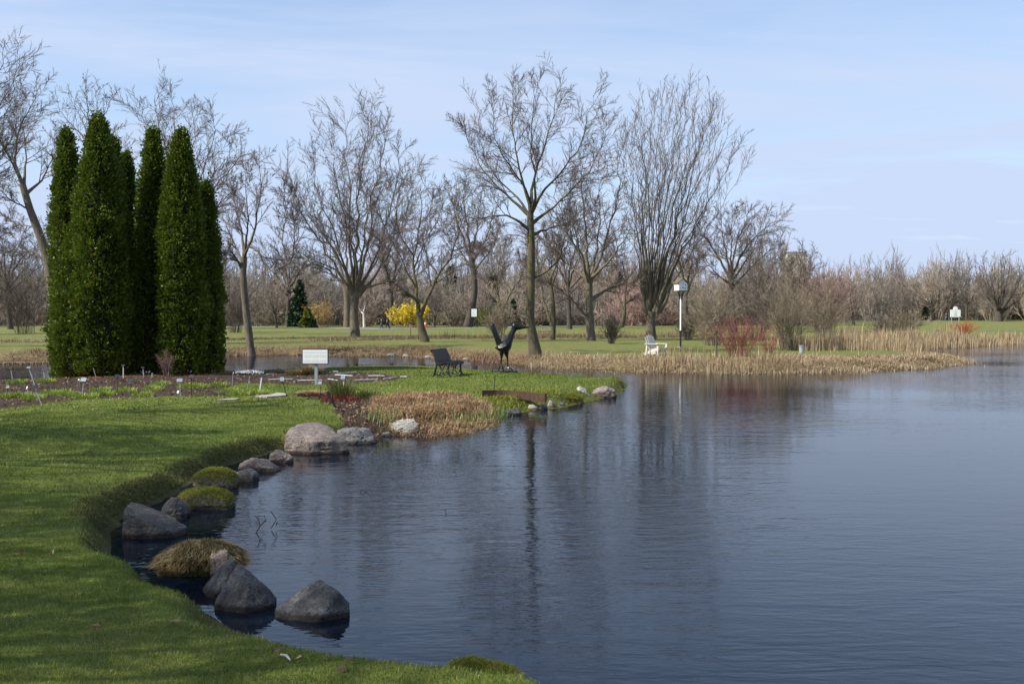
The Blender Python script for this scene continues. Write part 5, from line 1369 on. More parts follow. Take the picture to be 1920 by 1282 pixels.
# scattered fallen leaves on the lawn near the camera
lrg = np.random.default_rng(390)
lp = [(520, 1225), (655, 1245), (640, 1260), (100, 1040), (40, 1040), (435, 1122), (160, 815), (55, 808), (700, 840), (290, 838), (560, 1240), (180, 1180), (330, 1170)]
lw = ['beside the pale stick', 'right of the pale stick', 'lowest of those right of the pale stick', 'at the left, right one of a pair', 'at the left, left one of a pair', 'at the foot of the pyramid rock', 'far up the lawn, right one',
      'far up the lawn, left one', 'near the big pinkish boulder', 'on the sunny strip above the cove', 'just below the pale stick', 'in the shade at lower left', 'in the shade left of the pyramid rock']
for i, (px, py) in enumerate(lp):
    g = on(px, py); c_ = np.array([[0, 0, .03]]); V, F = sprays(c_, np.array([[1.0, 0, 0]]), .07, lrg, .2)
    tag(Acc().add(V, F, np.full(5, lrg.random())).build('fallen_leaf', M['litter'], None, False, tuple(g)), 'brown dead leaf on the near lawn, ' + lw[i], 'leaf', 'fallen leaves on the lawn')
g = on(527, 1232); tag(Acc().tube([(0, 0, .02), (.05, -.06, .035), (.09, -.13, .03)], [.008, .009, .006], 6).build('fallen_stick', M['weather'], None, False, tuple(g)), 'short pale stick lying on the lawn near the bottom', 'stick')
def water_twig(label, px, py, segs, seed):
    g = G(px, py, 0.0); ac = Acc()
    for pts in segs:
        w_ = np.array([P(a, b_, g[1]) for a, b_ in pts]) - g
        ac.tube(w_, .006, 5)
    tag(ac.build('water_twig', M['bark_dark'], None, False, tuple(g)), label, 'twig', 'twigs poking out of the pond')
water_twig('left one of two dark twigs poking out of the pond', 485, 998, [[(478, 1002), (488, 985), (498, 975), (496, 966)], [(488, 985), (484, 972), (478, 966)]], 1)
water_twig('right one of two dark twigs poking out of the pond', 510, 992, [[(508, 990), (516, 978), (518, 972), (513, 966), (508, 958)], [(517, 985), (521, 977)]], 2)
water_twig('thin bent twig in the water below the rounded pale boulder', 680, 922, [[(676, 922), (678, 917), (684, 919), (692, 927)]], 3)
water_twig('short curved twig in the water right of the bent twig', 835, 962, [[(834, 965), (837, 960), (834, 955)]], 4)

# ------------------------------------------------------------------ flower-bed labels and other small garden things
def label_stake(lab, px, py, tx, ty, plate, stake='galv', w=.10, h=.07, sw=.022, tilt=35):
    g = on(px, py); top = P(tx, ty, g[1]) - g
    root = thing('plant_label', lab, 'plant label', tuple(g), group='plant labels in the flower bed')
    ax = Acc(); ax.beam(np.array([0, 0, -.08]), top, sw, .008, up=(0, 1, 0)); ax.build('stake', M[stake], root)
    if plate:
        Rm = np.array(Euler((R(-tilt), 0, math.atan2(0, 1) + R(px % 17 - 8))).to_matrix())
        Acc().box(top + np.array([0, -.012, .02]), (w * .85, .008, h * .85), Rm).build('plate', M[plate], root)
    return root
for a in [
    ('dark plant label on a grey stake, farthest left by the channel', 25, 717, 20, 691, 'platedark'), ('blue-grey plant label on a long leaning stake at left', 67, 722, 54, 690, 'platelight', 'galv', .12, .06, .03),
    ('dark plant label right of the long leaning stake', 86, 715, 81, 694, 'platedark'), ('tilted grey plant label at the left end of the bed', 11, 746, 15, 727, 'platelight', 'platedark', .09, .07, .012),
    ('tiny white plant tag left of the navy leaning label', 54, 739, 51, 728, 'plastic_white', 'galv', .03, .09, .012), ('navy plant label on a stake leaning far right', 82, 760, 64, 727, 'platedark', 'galv', .14, .09, .02),
    ('large light plant label in front of the left cedars', 153, 743, 157, 713, 'platelight', 'galv', .17, .12, .018), ('tiny white tag beside the large light label', 150, 722, 148, 713, 'plastic_white', 'galv', .05, .05, .01),
    ('bare thin stake without plate under the tallest cedar', 181, 706, 175, 690, None, 'galv', .1, .07, .016), ('dark plant label on a pale stake in front of the cedar gap', 231, 709, 231, 686, 'platedark', 'weather', .12, .06, .03),
    ('brown plant label in the mulch left of the reddish shrub', 270, 708, 268, 690, 'platedark', 'galv', .12, .06, .026), ('navy plant label in the bed below the cedar gap', 220, 736, 220, 706, 'platedark', 'platedark', .14, .1, .012),
    ('navy plant label just right of another navy one', 245, 746, 246, 714, 'platedark', 'platedark', .14, .1, .012), ('pale blue plant label in the middle of the bed', 338, 744, 337, 714, 'platelight', 'galv', .16, .11, .02),
    ('tiny white tag at the foot of the pale blue label', 335, 743, 334, 736, 'plastic_white', 'galv', .05, .09, .01), ('dark plant label right of the pale blue one', 359, 741, 359, 707, 'platedark', 'platedark', .14, .1, .014),
    ('bare thin rod left of the white flowers', 435, 723, 437, 697, None, 'galv', .1, .07, .014), ('thin leaning rod below the white flowers', 462, 731, 468, 705, None, 'galv', .1, .07, .014),
    ('black-and-white plant label on a white stake', 485, 737, 491, 705, 'platedark', 'plastic_white', .14, .06, .028), ('light plant label on a dark leaning stake near the paver', 540, 745, 529, 712, 'platelight', 'platedark', .11, .13, .016),
    ('small grey plant label right of the sign post', 602, 747, 600, 719, 'platelight', 'platedark', .1, .1, .014), ('bare thin rod right of the sign post', 622, 738, 618, 712, None, 'platedark', .1, .07, .014),
    ('grey plant label on a bright white stake by the green shoots', 650, 737, 643, 709, 'platelight', 'plastic_white', .13, .12, .045), ('dark rod with a small top at the rusty steel edging', 926, 737, 928, 706, 'platedark', 'platedark', .06, .04, .02)]:
    label_stake(*a)
g = on(286, 707); tag(Acc().tube([(0, 0, -.05), (0, 0, .13)], .03, 8).build('stub_post', M['galv'], None, False, tuple(g)), 'short grey stub post in the mulch left of the reddish shrub', 'post')
g = on(632, 768); w_ = [P(a, b_, g[1]) - g for a, b_ in ((632, 768), (626, 757), (618, 744), (614, 733))]
tag(Acc().tube(np.array(w_), [.025, .025, .025, .022], 7).build('bent_hose', M['platedark'], None, False, tuple(g)), 'bent dark pipe rising from the front bed', 'pipe')
pipes = [(500, 703, 513, 702, 'at the back edge by the white flowers'), (503, 713, 548, 712, 'left of the sign post, front'), (558, 715, 604, 714, 'long one crossing behind the sign post'), (594, 699, 607, 695, 'bent end just right of the dry clumps'),
         (624, 698, 634, 698, 'small one at the back of the bed'), (632, 702, 668, 699, 'back row, slanting up'), (628, 704, 661, 706, 'below the slanting one'), (666, 714, 708, 713, 'front row right of the white-staked label'), (690, 706, 721, 706, 'right of centre'),
         (719, 712, 728, 711, 'small piece near the right tip'), (731, 711, 743, 708, 'slanting piece near the right tip'), (750, 708, 763, 708, 'last piece at the right tip'), (615, 712, 634, 715, 'dull piece right of the sign post')]
for (a, b_, c, d, lab) in pipes:
    p0, p1 = on(a, b_), on(c, d)
    tag(Acc().tube(np.array([(0, 0, .03), (p1 - p0) * .5 + np.array([0, 0, .035]), (p1 - p0) + np.array([0, 0, .03])]), .014, 6).build('pipe_piece', M['pipe'], None, False, tuple(p0)), 'pale pipe on the round bed, ' + lab, 'pipe', 'pale pipes lying on the round bed')
for i, (poly, lab) in enumerate([([(478, 744), (508, 741.5), (520, 738), (538, 740), (536, 743), (500, 746)], 'grey stepping stone between the front beds'), ([(405, 752.5), (425, 749.5), (450, 748.5), (440, 751)], 'thin sliver of stepping stone in the lawn edge'),
                                 ([(556, 737.5), (574, 736), (578, 737.5), (560, 738.5)], 'small paver at the grass strip by the heap')]):
    q = np.array([on(a, b_) for a, b_ in poly]); c_ = q.mean(0); n = len(q)
    top = np.vstack([q - c_ + np.array([0, 0, .035]), [[0, 0, .04]]]); bot = q - c_ - np.array([0, 0, .05])
    V = np.vstack([top, bot]); F = []
    for k in range(n):
        j = (k + 1) % n; F += [(k, j, n), (k, n + 1 + k, n + 1 + j), (k, n + 1 + j, j)]
    tag(Acc().add(V, F).build('stepping_stone', M['paver'], None, False, tuple(c_)), lab, 'paver', 'stepping stones')
# rusty steel edging
q = [G(a, b_, .46) for a, b_ in ((904, 731.5), (940, 731), (975, 733), (1022, 738.5))]
c_ = q[0]; ac = Acc()
qq, _ = resample(np.array(q) - c_, 12)
for i in range(12): ac.beam(qq[i] + np.array([0, 0, -.11]), qq[i + 1] + np.array([0, 0, -.11]), .014, .22, up=(0, 0, 1))
ac.beam(qq[-1] + np.array([0, 0, -.11]), qq[-1] + np.array([.05, .4, -.11]), .014, .22)
tag(ac.build('steel_edging', M['corten'], None, False, tuple(c_)), 'rusty steel retaining edge along the lawn above the shore', 'edging')

# ------------------------------------------------------------------ white sign on a post
g = on(593, 721); Y = g[1]
root = thing('garden_sign', 'blank-looking white panel sign on a grey post in the flower bed', 'sign', tuple(g))
zt, zb_ = P(591, 655, Y)[2] - g[2], P(591, 681.5, Y)[2] - g[2]; xw = 47 / FPX * Y; x0 = P(591.5, 668, Y)[0] - g[0]
Acc().box((0, .03, (zb_ + .02) / 2 - .15), (.10, .07, zb_ + .25)).build('post', M['steelblue'], root)
Acc().box((0, -.012, .24), (.085, .016, .5)).build('post_sleeve', M['galv'], root.children[0])
Acc().box((x0, .0, (zt + zb_) / 2), (xw + .03, .03, zt - zb_ + .03)).build('backing', M['black'], root)
Acc().box((x0 - .004, -.024, (zt + zb_) / 2), (xw - .012, .02, zt - zb_ - .012)).build('panel', M['white'], root)
M['faintprint'] = mat_plain('faint_print', (0.7, 0.7, 0.69), 0.6, nz=0.05)
for (u, v, a_, b_) in ((-.22, .3, .42, .08), (.24, .3, .4, .08), (-.3, .05, .28, .2), (.02, .05, .26, .2), (.32, .05, .24, .2), (-.32, -.3, .26, .18), (0, -.3, .3, .18), (.32, -.3, .24, .18)):
    Acc().box((x0 + u * xw, -.0355, (zt + zb_) / 2 + v * (zt - zb_)), (a_ * xw, .002, b_ * (zt - zb_))).build('print', M['faintprint'], root)

# ------------------------------------------------------------------ bench
gb = on(843, 704)
bench = thing('park_bench', 'black slatted park bench with ornate iron ends on the lawn', 'bench', tuple(gb), R(-15.5))
bench.scale = (.82, .9, 1.0)
# local: +X is the way it faces, Y along its length
L_ = 1.5
for yy in (-L_ / 2 + .06, L_ / 2 - .06):
    ac = Acc()
    def arc(pts, r=.026, ac=ac, yy=yy):
        r = r * 1.3
        q, _ = resample(np.array([(a, yy, b_) for a, b_ in pts]), 10); ac.tube(q, r, 6)
    arc([(-.42, 0), (-.36, .12), (-.30, .3), (-.29, .44), (-.34, .62), (-.43, .82), (-.52, .84)], .03)       # back leg and back upright
    arc([(-.30, .42), (-.1, .39), (.1, .42), (.26, .43), (.3, .36)], .028)                                      # seat rail
    arc([(.26, .42), (.2, .28), (.22, .12), (.3, 0)], .03)                                                     # front leg
    arc([(-.36, .13), (-.22, .06), (-.1, .14), (-.1, .28), (-.2, .39)], .02)
    arc([(.2, .13), (.08, .06), (-.02, .14), (0, .28), (.1, .4)], .02)
    arc([(-.2, .07), (-.06, .03), (.1, .07)], .018)
    ac.build('iron_end', M['black'], bench, True)
for i in range(6):
    u = i / 5; xs = -.285 - .16 * u ** 1.3; zs = .5 + .33 * u
    an = R(14 + 12 * u)
    Acc().box((xs + .03, 0, zs), (.028, L_, .062), np.array(Euler((0, -an, 0)).to_matrix())).build('back_slat', M['slat'], bench)
Acc().box((-.47, 0, .865), (.09, L_, .03), np.array(Euler((0, R(-8), 0)).to_matrix())).build('back_slat', M['slat'], bench)
for i in range(6):
    xs = -.22 + .088 * i; zs = .425 + (.02 if i in (0, 4) else .0) + (.012 if i == 3 else 0)
    Acc().box((xs, 0, zs + .018), (.07, L_, .026), np.array(Euler((0, R(-4), 0)).to_matrix())).build('seat_slat', M['slat'], bench)
Acc().box((.315, 0, .405), (.026, L_, .085)).build('seat_slat', M['slat'], bench)

# ------------------------------------------------------------------ bird sculpture
gs = on(945, 697.5); Y = gs[1]; sc = Y / FPX                     # metres per photograph pixel there
bird = thing('bird_sculpture', 'tall black metal bird sculpture on a flat base plate', 'sculpture', tuple(gs))
def B(zx, zy, dy=0):       # zoomed measuring picture -> local metres
    px, py = 800 + zx / 9.143, 590 + zy / 9.143
    w_ = P(px, py, Y) - gs
    return np.array([w_[0], dy, w_[2]])
def loft(acc, secs, S=10, caps=True):
    """secs: (centre, half width in the picture plane vector, half depth)"""
    V = []; a = np.linspace(0, 2 * math.pi, S, endpoint=False)
    for c, hv, hd in secs:
        c = np.array(c, float); hv = np.array(hv, float)
        V.append(c + np.cos(a)[:, None] * hv + np.sin(a)[:, None] * np.array([0, hd, 0]))
    V = np.vstack(V); K = len(secs); ix = np.arange(K * S).reshape(K, S); a0 = ix[:-1]; b0 = np.roll(a0, -1, 1); a1 = ix[1:]; b1 = np.roll(a1, -1, 1)
    F = np.concatenate([np.stack([a0, b1, b0], -1).reshape(-1, 3), np.stack([a0, a1, b1], -1).reshape(-1, 3)])
    acc.add(V, F)
    if caps:
        for e in (0, K - 1):
            acc.add(V[e * S:(e + 1) * S], [(0, i, i + 1) for i in range(1, S - 1)])
    return acc
def sect(a, b_, hd):      # section between two measured edge points
    a, b_ = B(*a), B(*b_)
    return ((a + b_) / 2, (b_ - a) / 2, hd)
Acc().box((B(1330, 975)[0], 0, .045), (.96, .62, .06)).build('base_plate', M['bronze'], bird)
loft(Acc(), [sect((1168, 566), (1180, 580), .02), sect((1222, 512), (1240, 628), .15), sect((1290, 458), (1320, 662), .21), sect((1330, 415), (1402, 645), .23), sect((1375, 360), (1448, 565), .19),
             sect((1412, 305), (1478, 440), .13), sect((1442, 255), (1512, 318), .09), sect((1460, 205), (1548, 250), .08)], 8).build('body', M['bronze'], bird)
loft(Acc(), [sect((1455, 215), (1548, 262), .075), sect((1462, 165), (1560, 255), .1), sect((1480, 142), (1575, 235), .1), sect((1510, 134), (1570, 170), .06)], 10).build('head', M['bronze'], bird, True)
loft(Acc(), [sect((1545, 160), (1540, 268), .07), sect((1640, 172), (1640, 246), .05), sect((1655, 188), (1655, 242), .045), sect((1768, 208), (1766, 224), .012)], 8).build('beak', M['bronze'], bird)
loft(Acc(), [sect((1096, 150), (1130, 138), .04), sect((1092, 190), (1165, 165), .09), sect((1120, 300), (1215, 280), .12), sect((1165, 420), (1260, 390), .14), sect((1195, 530), (1290, 455), .13)], 12).build('wing', M['bronze'], bird, True)
for (pts, rad, dyy) in (([(1285, 640), (1284, 730), (1278, 800), (1272, 870)], [.09, .035, .024, .024], -.1), ([(1362, 640), (1380, 730), (1388, 800), (1390, 905)], [.1, .035, .024, .024], .1)):
    Acc().tube(np.array([B(a, b_, dyy) for a, b_ in pts]), rad, 8).build('leg', M['bronze'], bird)
for cx, cy, dyy, spread in ((1272, 860, -.1, 1), (1390, 915, .1, 0)):
    ac = Acc(); c_ = B(cx, cy, dyy)
    for k, (ddx, ddy) in enumerate(((.14, -.2), (.22, 0), (.14, .2), (-.16, 0))):
        e = np.array([c_[0] + ddx * (.6 if spread else 1), dyy + ddy * .7, .06])
        ac.tube(np.array([c_ + np.array([0, 0, .02]), (c_ + e) / 2 + np.array([0, 0, .02]), e]), [.035, .028, .012], 6)
    ac.build('foot', M['bronze'], bird)
for bx, by in ((-.42, -.24), (.42, -.24), (-.42, .24), (.42, .24)):
    Acc().tube([(bx + B(1330, 975)[0], by, .04), (bx + B(1330, 975)[0], by, .11)], .014, 6).build('bolt', M['bronze'], bird)

# ------------------------------------------------------------------ garden chair
gc = on(1229, 670)
ch = thing('garden_chair', 'weathered white wooden slatted garden chair facing the pond', 'chair', tuple(gc), R(-50))
W_ = .56
for i in range(5):
    u = (i - 2) / 2; hgt = .98 - .1 * abs(u) ** 2
    a = np.array([-.16, u * .2, .26]); e = np.array([-.42, u * .27, hgt])
    Acc().beam(a, e, .1, .022, up=(1, 0, .3)).build('back_slat', M['weather'], ch)
for i in range(5):
    xs = -.14 + .115 * i; Acc().box((xs, 0, .27 + .022 * i), (.1, W_, .022), np.array(Euler((0, R(-11), 0)).to_matrix())).build('seat_slat', M['weather'], ch)
for s in (-1, 1):
    Acc().beam((.42, s * .31, -.02), (.42, s * .31, .55), .1, .035, up=(0, 1, 0)).build('front_leg', M['weather'], ch)
    Acc().beam((.46, s * .265, .36), (-.52, s * .265, .03), .03, .13, up=(0, 0, 1)).build('side_rail', M['weather'], ch)
    Acc().beam((-.28, s * .31, .5), (-.34, s * .31, -.02), .08, .03, up=(0, 1, 0)).build('rear_leg', M['weather'], ch)
    Acc().box((.1, s * .34, .565), (.8, .14, .024)).build('armrest', M['weather'], ch)
Acc().box((-.34, 0, .56), (.05, .74, .06)).build('back_rail', M['weather'], ch)
Acc().box((.45, 0, .32), (.025, W_, .12)).build('front_apron', M['weather'], ch)

# ------------------------------------------------------------------ martin birdhouse
gm = on(1276, 651); Y = gm[1]; k = Y / FPX
mh = thing('birdhouse', 'white many-holed birdhouse with mossy roof on a tall white pole', 'birdhouse', tuple(gm), R(18))
mh.scale = (.76, .76, 1.0)
ztop = (651 - 525) * k; zbox0 = (651 - 545.5) * k; zbox1 = (651 - 531) * k
Acc().tube([(0, 0, -.1), (0, 0, zbox0 - .45)], .062, 10).build('pole', M['white'], mh)
Acc().tube([(0, 0, 0.0), (0, 0, .98)], .072, 10).build('pole_sleeve', M['black'], mh.children[0])
Acc().box((0, 0, .02), (.34, .34, .03)).build('pole_base', M['paver'], mh)
ac = Acc()
for a in range(4):
    c_, s_ = math.cos(a * math.pi / 2), math.sin(a * math.pi / 2)
    ac.beam((c_ * .05, s_ * .05, zbox0 - .5), (c_ * .26, s_ * .26, zbox0 - .04), .03, .07)
ac.build('bracket', M['black'], mh)
Acc().tube([(0, 0, zbox0 - .5), (0, 0, zbox0)], .05, 8).build('pole_head', M['galv'], mh)
Acc().box((0, 0, zbox0), (1.0, .9, .04)).build('platform', M['roofmoss'], mh)
hb = zbox1 - zbox0
body = Acc().box((0, 0, zbox0 + hb / 2 + .02), (.78, .66, hb)).build('house_body', M['white'], mh)
for sx, sy, wv_, rot in ((0, -.345, .34, 0), (-.26, -.345, .2, 0), (.405, 0, .34, 90)):
    Rm = np.array(Euler((0, 0, R(rot))).to_matrix())
    Acc().prism([(-wv_ / 2, 0), (wv_ / 2, 0), (wv_ / 2, hb * .75), (0, hb * 1.25), (-wv_ / 2, hb * .75)], .07, Rm, (sx, sy, zbox0 + .03)).build('gable', M['white'], body)
for (hx, hy, hz) in ((-.05, -.39, .18), (.05, -.39, .18), (0, -.39, .42), (-.26, -.39, .16), (.24, -.34, .16), (.24, -.34, .34), (.45, -.08, .18), (.45, .08, .18), (.45, 0, .42)):
    if hy < -.3: Acc().tube([(hx, hy - .004, zbox0 + hz), (hx, hy + .03, zbox0 + hz)], .032, 8).build('entry_hole', M['hole'], body)
    else: Acc().tube([(hx - .03, hy, zbox0 + hz), (hx + .006, hy, zbox0 + hz)], .032, 8).build('entry_hole', M['hole'], body)
zr = zbox0 + hb
for s in (-1, 1):
    Acc().beam((s * .0, 0, zr + .3), (s * .5, 0, zr - .02), .86, .03, up=(0, 0, 1)).build('roof', M['roofmoss'], mh)
Acc().prism([(-.38, 0), (.38, 0), (0, .26)], .62, None, (0, 0, zr)).build('attic', M['white'], mh)

# small nest box on a stick
gn = on(770, 668); Y = gn[1]
nb_ = thing('nest_box', 'small wooden nest box on a thin stick across the channel', 'birdhouse', tuple(gn))
h_ = (668 - 646) / FPX * Y; h2 = (668 - 636) / FPX * Y
Acc().tube([(0, 0, -.1), (0, 0, h_)], .025, 6).build('stick', M['bark_dark'], nb_)
Acc().box((0, 0, (h_ + h2) / 2), (.22, .2, h2 - h_)).build('box', M['wood'], nb_)
Acc().box((0, -.02, h2 + .02), (.32, .34, .04), np.array(Euler((R(8), 0, 0)).to_matrix())).build('roof', M['bark_dark'], nb_)
Acc().tube([(0, -.104, (h_ + h2) / 2 + .05), (0, -.09, (h_ + h2) / 2 + .05)], .03, 8).build('entry_hole', M['hole'], nb_)

# notice board by the far path
gn = on(889, 614.5); Y = gn[1]; k = Y / FPX
nbd = thing('notice_board', 'white notice board on two black posts beside the far path', 'sign', tuple(gn))
for s in (-1, 1): Acc().box((s * 5.6 * k, 0, 19 * k - .1), (.12, .1, 38 * k + .2)).build('post', M['black'], nbd)
Acc().box((0, -.02, 36.5 * k), (11 * k, .1, .12)).build('header', M['black'], nbd)
Acc().box((0, -.03, 28.5 * k), (10 * k, .06, 15 * k)).build('panel', M['white'], nbd)
for (u, v, a, b_) in ((-.18, .3, .35, .05), (-.05, .05, .5, .1), (-.2, -.18, .28, .2), (-.25, -.5, .2, .18), (.08, -.48, .24, .2), (.3, -.5, .12, .14)):
    Acc().box((u * 9 * k, -.064, 28.5 * k + v * 12 * k * .6), (a * 5 * k, .004, b_ * 6 * k)).build('print', M['galv'], nbd)

# park sign far right
gn = on(1791, 606); Y = 150.0; gn = P(1791, 612, Y); gn[2] = H(gn[0], gn[1]); k = Y / FPX
ps = thing('park_sign', 'white park sign with arched top and green print behind the orange dogwood', 'sign', tuple(gn))
zb0 = P(1791, 594, Y)[2] - gn[2]
for s in (-1, 1): Acc().box((s * 7 * k, 0, zb0 / 2), (.1, .1, zb0 + .1)).build('post', M['galv'], ps)
Acc().box((0, 0, zb0 + 6.5 * k), (19 * k, .1, 14 * k)).build('panel', M['white'], ps)
Acc().prism([(-4 * k, 0), (4 * k, 0), (3.6 * k, 4 * k), (1.6 * k, 6.4 * k), (-1.6 * k, 6.4 * k), (-3.6 * k, 4 * k)], .1, None, (0, 0, zb0 + 13.5 * k)).build('arched_top', M['white'], ps)
Acc().box((0, 0, zb0 + 20.4 * k), (4 * k, .14, .9 * k)).build('cap', M['black'], ps)
Acc().prism([(-2.8 * k, 0), (2.6 * k, 0), (2.2 * k, 9 * k), (0, 13 * k), (-2.4 * k, 9 * k)], .012, None, (0, -.06, zb0 + 1.2 * k)).build('print', M['signgreen'], ps)

# bollard lamp and white markers on the right lawn
gl_ = on(1757, 634); Y = gl_[1]; k = Y / FPX
bl = thing('bollard_lamp', 'grey bollard lamp with dark cap on the right far shore', 'lamp', tuple(gl_))
Acc().tube([(0, 0, -.1), (0, 0, 12 * k)], .14, 10).build('post', M['galv'], bl); Acc().tube([(0, 0, 12 * k), (0, 0, 14.2 * k)], [.2, .17], 10).build('cap', M['black'], bl)
gl_ = on(1503, 662); bl = thing('bollard_lamp', 'low grey bollard lamp in the reeds right of the small dogwood', 'lamp', tuple(gl_)); k = gl_[1] / FPX
Acc().tube([(0, 0, -.1), (0, 0, 13 * k)], .12, 10).build('post', M['galv'], bl); Acc().tube([(0, 0, 13 * k), (0, 0, 15 * k)], [.15, .13], 10).build('cap', M['steelblue'], bl)

# traffic cones
for px, lab in ((863.5 - 100 + 7.8 - 0.0, 'orange traffic cone left of the forked tree by the yellow bush'), (797.5, 'orange traffic cone just right of the forked tree')):
    g = on(px, 614.8); k = g[1] / FPX
    cn = thing('traffic_cone', lab, 'cone', tuple(g), group='traffic cones beside the path')
    hc = 10.5 * k if px < 790 else 14 * k
    Acc().box((0, 0, .02), (.5, .5, .05)).build('base', M['cone'], cn)
    cb_ = Acc().tube([(0, 0, .04), (0, 0, hc)], [.2, .035], 12).build('body', M['cone'], cn, True)
    Acc().tube([(0, 0, hc * .55), (0, 0, hc * .72)], [.128, .095], 12, False).build('band', M['white'], cb_, True)

# ------------------------------------------------------------------ people
def skin(name, chains, mat, parent, sub=1):
    """chains: list of lists of (x,y,z,r); points given equal coordinates are joined. One continuous skinned mesh."""
    vs, rs, es, ix = [], [], [], {}
    for ch_ in chains:
        prev = None
        for (x, y, z, r_) in ch_:
            key = (round(x, 4), round(y, 4), round(z, 4))
            if key not in ix: ix[key] = len(vs); vs.append((x, y, z)); rs.append(r_)
            i = ix[key]
            if prev is not None: es.append((prev, i))
            prev = i
    me = bpy.data.meshes.new(name); me.from_pydata(vs, es, []); o_ = bpy.data.objects.new(name, me); col.objects.link(o_)
    md = o_.modifiers.new('skin', 'SKIN'); md.use_smooth_shade = True
    for i, r_ in enumerate(rs):
        me.skin_vertices[0].data[i].radius = (r_, r_); me.skin_vertices[0].data[i].use_root = (i == 0)
    sb = o_.modifiers.new('sub', 'SUBSURF'); sb.levels = sub; sb.render_levels = sub
    dg = bpy.context.evaluated_depsgraph_get(); dg.update()
    m2 = bpy.data.meshes.new_from_object(o_.evaluated_get(dg)); m2.name = name
    bpy.data.objects.remove(o_); bpy.data.meshes.remove(me)
    m2.materials.clear()
    return link(name, m2, mat, parent)

def person(label, px, py, hgt, rz, jacket, trousers, arm=None, collar=None, group=None, Y=None, stride=.2, coat_len=.0):
    g = on(px, py) if Y is None else P(px, py, Y); g[2] = H(g[0], g[1])
    root = thing('person', label, 'person', tuple(g), rz, group)
    s = hgt / 1.75
    def q(*c): return (c[0] * s, c[1] * s, c[2] * s, c[3] * s)
    hip = q(0, 0, .95, .13); chest = q(.01, 0, 1.32, .15); neck = q(.02, 0, 1.5, .06)
    fl, bl_ = stride, -stride
    legL = [hip, q(.03 + fl * .45, .09, .52, .085), q(fl * 1.1, .09, .1, .05), q(fl * 1.1 + .1, .09, .035, .04), q(fl * 1.1 + .17, .09, .03, .03)]
    legR = [hip, q(bl_ * .3 + .03, -.09, .52, .085), q(bl_ * 1.25, -.09, .12, .05), q(bl_ * 1.25 + .1, -.09, .035, .04), q(bl_ * 1.25 + .17, -.09, .03, .03)]
    armL = [chest, q(.0, .2, 1.4, .07), q(-.08, .25, 1.12, .055), q(.06, .24, .9, .04), q(.1, .23, .82, .035)]
    armR = [chest, q(.0, -.2, 1.4, .07), q(.04, -.25, 1.12, .055), q(.12, -.24, .9, .04), q(.15, -.23, .82, .035)]
    if arm == 'point':
        armR = [chest, q(.0, -.19, 1.39, .07), q(.26, -.24, 1.38, .05), q(.5, -.24, 1.4, .036), q(.6, -.24, 1.41, .028)]
    head = [neck, q(.03, 0, 1.6, .085), q(.04, 0, 1.7, .1), q(.03, 0, 1.76, .06)]
    skin('body', [[hip, q(0, 0, 1.12, .125), chest, neck], head, [q(.04, 0, 1.7, .1), q(.14, 0, 1.665, .022)], legL, legR, armL, armR], M['skin'], root)
    f = 1.16
    def fat(ch_, a=f, cut=None):
        return [(x, y, z, r_ * a + .008) for (x, y, z, r_) in (ch_ if cut is None else ch_[:cut])]
    skin('trousers', [fat([hip, q(0, 0, 1.05, .125)], 1.1), fat(legL, f, 3), fat(legR, f, 3)], M[trousers], root)
    low = q(0, 0, .82 - coat_len, .15)
    skin('jacket', [fat([low, hip, q(0, 0, 1.12, .13), chest, q(.015, 0, 1.47, .075)], 1.14), fat(armL, f, 4), fat(armR, f, 4)], M[jacket], root)
    skin('hair', [[q(-.02, 0, 1.62, .07), q(.005, 0, 1.72, .105), q(.02, 0, 1.785, .07)]], M['hair'], root)
    for L2 in (legL, legR):
        skin('shoe', [fat(L2[2:], 1.15)], M['dkcloth'], root)
    if collar: skin('collar', [[q(-.06, -.1, 1.47, .05), q(-.09, 0, 1.5, .06), q(-.06, .1, 1.47, .05), q(.06, .07, 1.45, .04)]], M[collar], root)
    return root

person('adult walker in a long olive jacket with pale collar', 727, 616.5, 1.74, R(180), 'olive', 'dkcloth', None, 'fur', 'walkers on the far path', coat_len=.12)
person('child in navy jacket pointing ahead, walking before the adult', 715.5, 616.5, 1.22, R(180), 'navy', 'jeans', 'point', None, 'walkers on the far path', stride=.24)
person('distant walker in a bright red jacket near the stout dark tree', 1847, 600, 1.75, R(0), 'redcloth', 'dkcloth', None, None, 'walkers by the far fence', Y=228)
person('distant walker in dark jacket and blue jeans left of the park sign', 1774, 600.5, 1.75, R(180), 'navy', 'bluecloth', None, None, 'walkers by the far fence', Y=226)

# ------------------------------------------------------------------ fence and far buildings
def fence(label, pts, Y, step=3.2):
    q = np.array([P(a, b_, Y) for a, b_ in pts]); q[:, 2] = height(q[:, 0], q[:, 1])
    root = thing('rail_fence', label, 'fence', tuple(q[0])); q = q - q[0]
    s = np.concatenate([[0], np.cumsum(np.linalg.norm(np.diff(q, axis=0), axis=1))])
    t = np.arange(0, s[-1], step); pp = np.column_stack([np.interp(t, s, q[:, k]) for k in range(3)])
    pm = Acc().box((0, 0, .6), (.16, .16, 1.4)); pme = None
    for p_ in pp:
        if pme is None:
            o_ = pm.build('post', M['fence'], root, False, tuple(p_)); pme = o_.data
        else: link('post', pme, None, root, tuple(p_))
    for i in range(len(pp) - 1):
        for z in (.45, .8, 1.12):
            Acc().beam(pp[i] + np.array([0, -.1, z]), pp[i + 1] + np.array([0, -.1, z]), .06, .13).build('rail', M['fence'], root)
fence('grey split-rail fence on the far right lawn, left stretch', [(1572, 600), (1662, 600)], 240)
fence('grey split-rail fence on the far right lawn, right stretch', [(1716, 600), (1860, 600)], 242)

